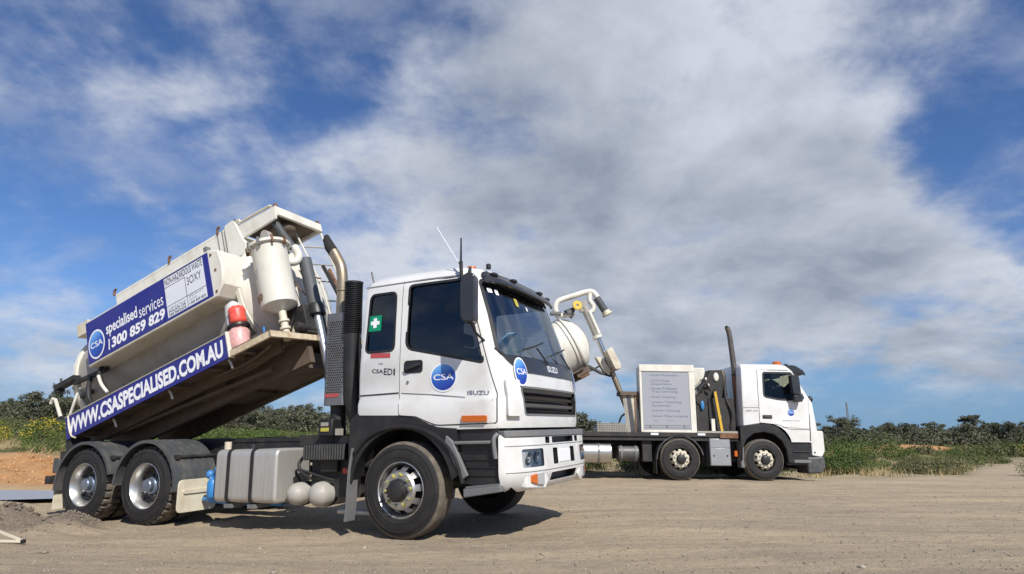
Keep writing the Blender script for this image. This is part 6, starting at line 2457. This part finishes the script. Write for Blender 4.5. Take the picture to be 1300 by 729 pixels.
n_s = 0
tries = 0
while n_s < 230 and tries < 6000:
    tries += 1
    D = 20.3 + 48 * rs.rand() ** 2.0
    a = rs.uniform(-.06, .86) if rs.rand() < .62 else rs.uniform(-.86, -.02)
    x = a * D
    if a < -.3 and D < 21.5:
        continue
    if not free(x, D):
        continue
    if fbm(np.array([x * .16]), np.array([D * .16]), 5, 2)[0] < -.10:
        continue
    if abs(x - 27) < 9 and 33 < D < 44 and rs.rand() < .75:
        continue
    s0 = rs.uniform(.6, 1.15) * (1 if D > 23 else .8)
    if a > 0:
        lab, grp = 'rounded green shrub in the scrub strip between the yard and the right-hand wood', 'shrubs on the right beyond the yard'
    else:
        lab, grp = 'rounded green shrub on the bank behind the front truck', 'shrubs on the bank at left'
    place('shrub', SH[rs.randint(5)], x, D, (s0 * rs.uniform(.9, 1.4), s0 * rs.uniform(.9, 1.4), s0 * rs.uniform(.75, 1.1)), rs.rand() * 6.28, lab, 'shrub', grp, -.05, ('foliage', 'stem'))
    n_s += 1
for (x, y, s0) in ((-19.6, 24.5, .8), (-17.6, 24.2, .95), (-16.4, 25.0, .8), (-18.5, 25.5, .75), (-21, 26.2, .8)):
    place('gorse_bush', GO[rs.randint(2)], x, y, (s0, s0, s0), rs.rand() * 6.28, 'gorse bush covered in yellow flowers on the bank at the left edge', 'gorse', 'flowering gorse on the left bank', 0, ('foliage', 'stem'))
place('gorse_bush', GO[0], 28.6, 35.3, (1.1, 1.1, 1.25), 1, 'single gorse bush with yellow flowers beside the track at the right edge', 'gorse', None, 0, ('foliage', 'stem'))
for i in range(70):
    D = 21 + 6 * rs.rand()
    a = rs.uniform(.2, .84)
    x = a * D
    if not free(x, D):
        continue
    s0 = rs.uniform(.5, 1.0)
    place('dry_bush', OL[rs.randint(3)], x, D, (s0, s0, s0 * .8), rs.rand() * 6.28, 'low dry olive bush on the sandy edge of the yard at right', 'bush', 'dry bushes along the yard edge', -.04, ('foliage', 'stem'))
place('dry_bush', OL[0], 15.9, 19.6, (1.7, .9, .8), 1, 'dark low clump of grass at the right edge of the yard by the track', 'bush', None, -.04, ('foliage', 'stem'))
place('dry_bush', SH[0], 15.95, 19.9, (.9, .6, .6), 1, 'dark green tuft behind the low clump at the right edge', 'bush', None, -.04, ('foliage', 'stem'))


# heath cover on the slopes and dry grass: past counting
def cover(name, n, amin, amax, dmin, dmax, hmin, hmax, m_, per, leaf, seed, cond=None, pw=1.4):
    r_ = np.random.RandomState(seed)
    D = dmin + (dmax - dmin) * r_.rand(n) ** pw
    A = r_.uniform(amin, amax, n)
    X, Y = A * D, D
    gr_, sa_, og_, _ = earth_masks(X, Y)
    k = (gr_ < .3) & (og_ < .5)
    if cond is not None:
        k &= cond(X, Y)
    X, Y = X[k], Y[k]
    Z = height(X, Y)
    H = hmin + (hmax - hmin) * r_.rand(len(X))
    cen = np.stack([X, Y, Z + H * .4], -1)
    co, F_ = leaf_quads(cen, H * .9, per, leaf, r_, .6)
    me = tri_mesh(name, co, F_)
    me.materials.append(MATS[m_])
    return tag(link(name, me), kind='stuff')


patch = lambda X, Y: (fbm(X * .22, Y * .22, 66, 3) > np.where(X > 3, .17, -.02))
cover('heath', 3000, -.88, .88, 20.5, 42, .15, .42, 'olive_leaf', 60, .035, 3, patch, 1.0)
cover('low_scrub', 2600, -.88, .88, 20.5, 45, .2, .5, 'shrub_leaf', 60, .035, 4, patch, 1.0)
cover('wood_understorey', 2600, -.88, .88, 88, 122, 1.2, 3.0, 'gum_leaf', 60, .15, 23, None, 1.0)
cover('far_heath', 5600, -.88, .88, 40, 96, .3, .7, 'olive_leaf', 26, .08, 13)
cover('far_scrub', 2600, -.88, .88, 44, 100, .35, .8, 'shrub_leaf', 26, .08, 14)


def blades(name, n, amin, amax, dmin, dmax, h, seed, cond=None):
    r_ = np.random.RandomState(seed)
    D = dmin + (dmax - dmin) * r_.rand(n)
    A = r_.uniform(amin, amax, n)
    X, Y = A * D, D
    gr_, sa_, og_, _ = earth_masks(X, Y)
    nz = fbm(X * .6, Y * .6, 15, 3)
    k = (gr_ < .35) & (og_ < .6) & (nz > -.05)
    X, Y = X[k], Y[k]
    X = np.repeat(X, 12) + r_.normal(size=len(X) * 12) * .09
    Y = np.repeat(Y, 12) + r_.normal(size=len(Y) * 12) * .09
    Z = height(X, Y)
    m = len(X)
    a = r_.rand(m) * 6.283
    w_ = .010
    hh = h * (.5 + .8 * r_.rand(m))
    dx, dy = np.cos(a) * w_, np.sin(a) * w_
    lx, ly = r_.normal(size=m) * .4 * hh, r_.normal(size=m) * .4 * hh
    co = np.stack([np.stack([X - dx, Y - dy, Z - .02], -1), np.stack([X + dx, Y + dy, Z - .02], -1), np.stack([X + lx, Y + ly, Z + hh], -1)], 1).reshape(-1, 3)
    me = tri_mesh(name, co, np.arange(m * 3).reshape(-1, 3))
    me.materials.append(MATS['dry_grass'])
    return tag(link(name, me), kind='stuff')


blades('dry_grass', 3600, -.85, .88, 18.5, 30, .24, 8)

# ------------------------------------------------------------------ small things on the site
mat('cone_orange', (.75, .12, .04), .6, dirt=.4, dscale=8)
sg = empty('stake_pair', Matrix.Translation((-5.30, 7.28, zat(-5.30, 7.28))))
tag(sg, 'two pale timber stakes lying joined at a point on the dirt at far left', 'stakes')
MB().beam((-1.1, .30, .30), (.0, .0, .04), .013, .024).build('stake', 'cream_paint', sg)
MB().beam((-1.1, .02, .05), (.02, .0, .03), .013, .024).build('stake', 'cream_paint', sg)
MB().box(-.01, .03, -.01, .02, .01, .05).build('stake_tie', 'black_plastic', sg)
cn_ = MB()
cn_.lathe([(0, .0), (.16, .0), (.16, .02), (.10, .025), (.03, .42), (0, .425)], (0, 0, 0), (0, 0, 1), 20)
cz = (-5.33, 6.8)
co_ = cn_.build('traffic_cone', 'cone_orange')
co_.location = (cz[0], cz[1], zat(*cz))
co_.scale = (.8, .8, .8)
tag(co_, 'faded orange traffic cone cut off by the bottom left edge', 'cone')
for i, (px, D) in enumerate(((757, 21.4), (765, 21.8))):
    x = (px - 650) / 800.4 * D
    b_ = MB()
    if i == 0:
        b_.box(-.28, .28, -.12, .12, 0, .42)
        b_.box(-.24, .24, -.14, -.12, .10, .32)
        o_ = b_.build('barrier_block', 'cream_paint', bevel=.03)
        tag(o_, 'pale pinkish barrier block under the tail of the far truck', 'barrier')
    else:
        b_.lathe([(0, 0), (.2, 0), (.2, .03), (.13, .04), (.05, .5), (0, .51)], (0, 0, 0), (0, 0, 1), 16)
        o_ = b_.build('traffic_cone', 'cone_orange')
        tag(o_, 'small bright orange cone beyond the far truck next to the pale block', 'cone')
    o_.location = (x, D, zat(x, D))
for i, (x, y, m_) in enumerate(((4.3, 33.5, 'red_print'), (3.3, 33.8, 'cream_paint'), (5.0, 34.2, 'brown_steel'))):
    b_ = MB()
    b_.box(-.5, .5, -.3, .3, 0, .55)
    b_.prism([(-.45, .55), (.45, .55), (.3, .85), (-.25, .8)], -.25, .25)
    o_ = b_.build('equipment_crate', m_, bevel=.03)
    o_.location = (x, y, zat(x, y))
    tag(o_, ['dull red crate in the distance just right of the front bumper', 'pale crate left of the dull red one in the distance', 'brown crate right of the dull red one in the distance'][i], 'crate')
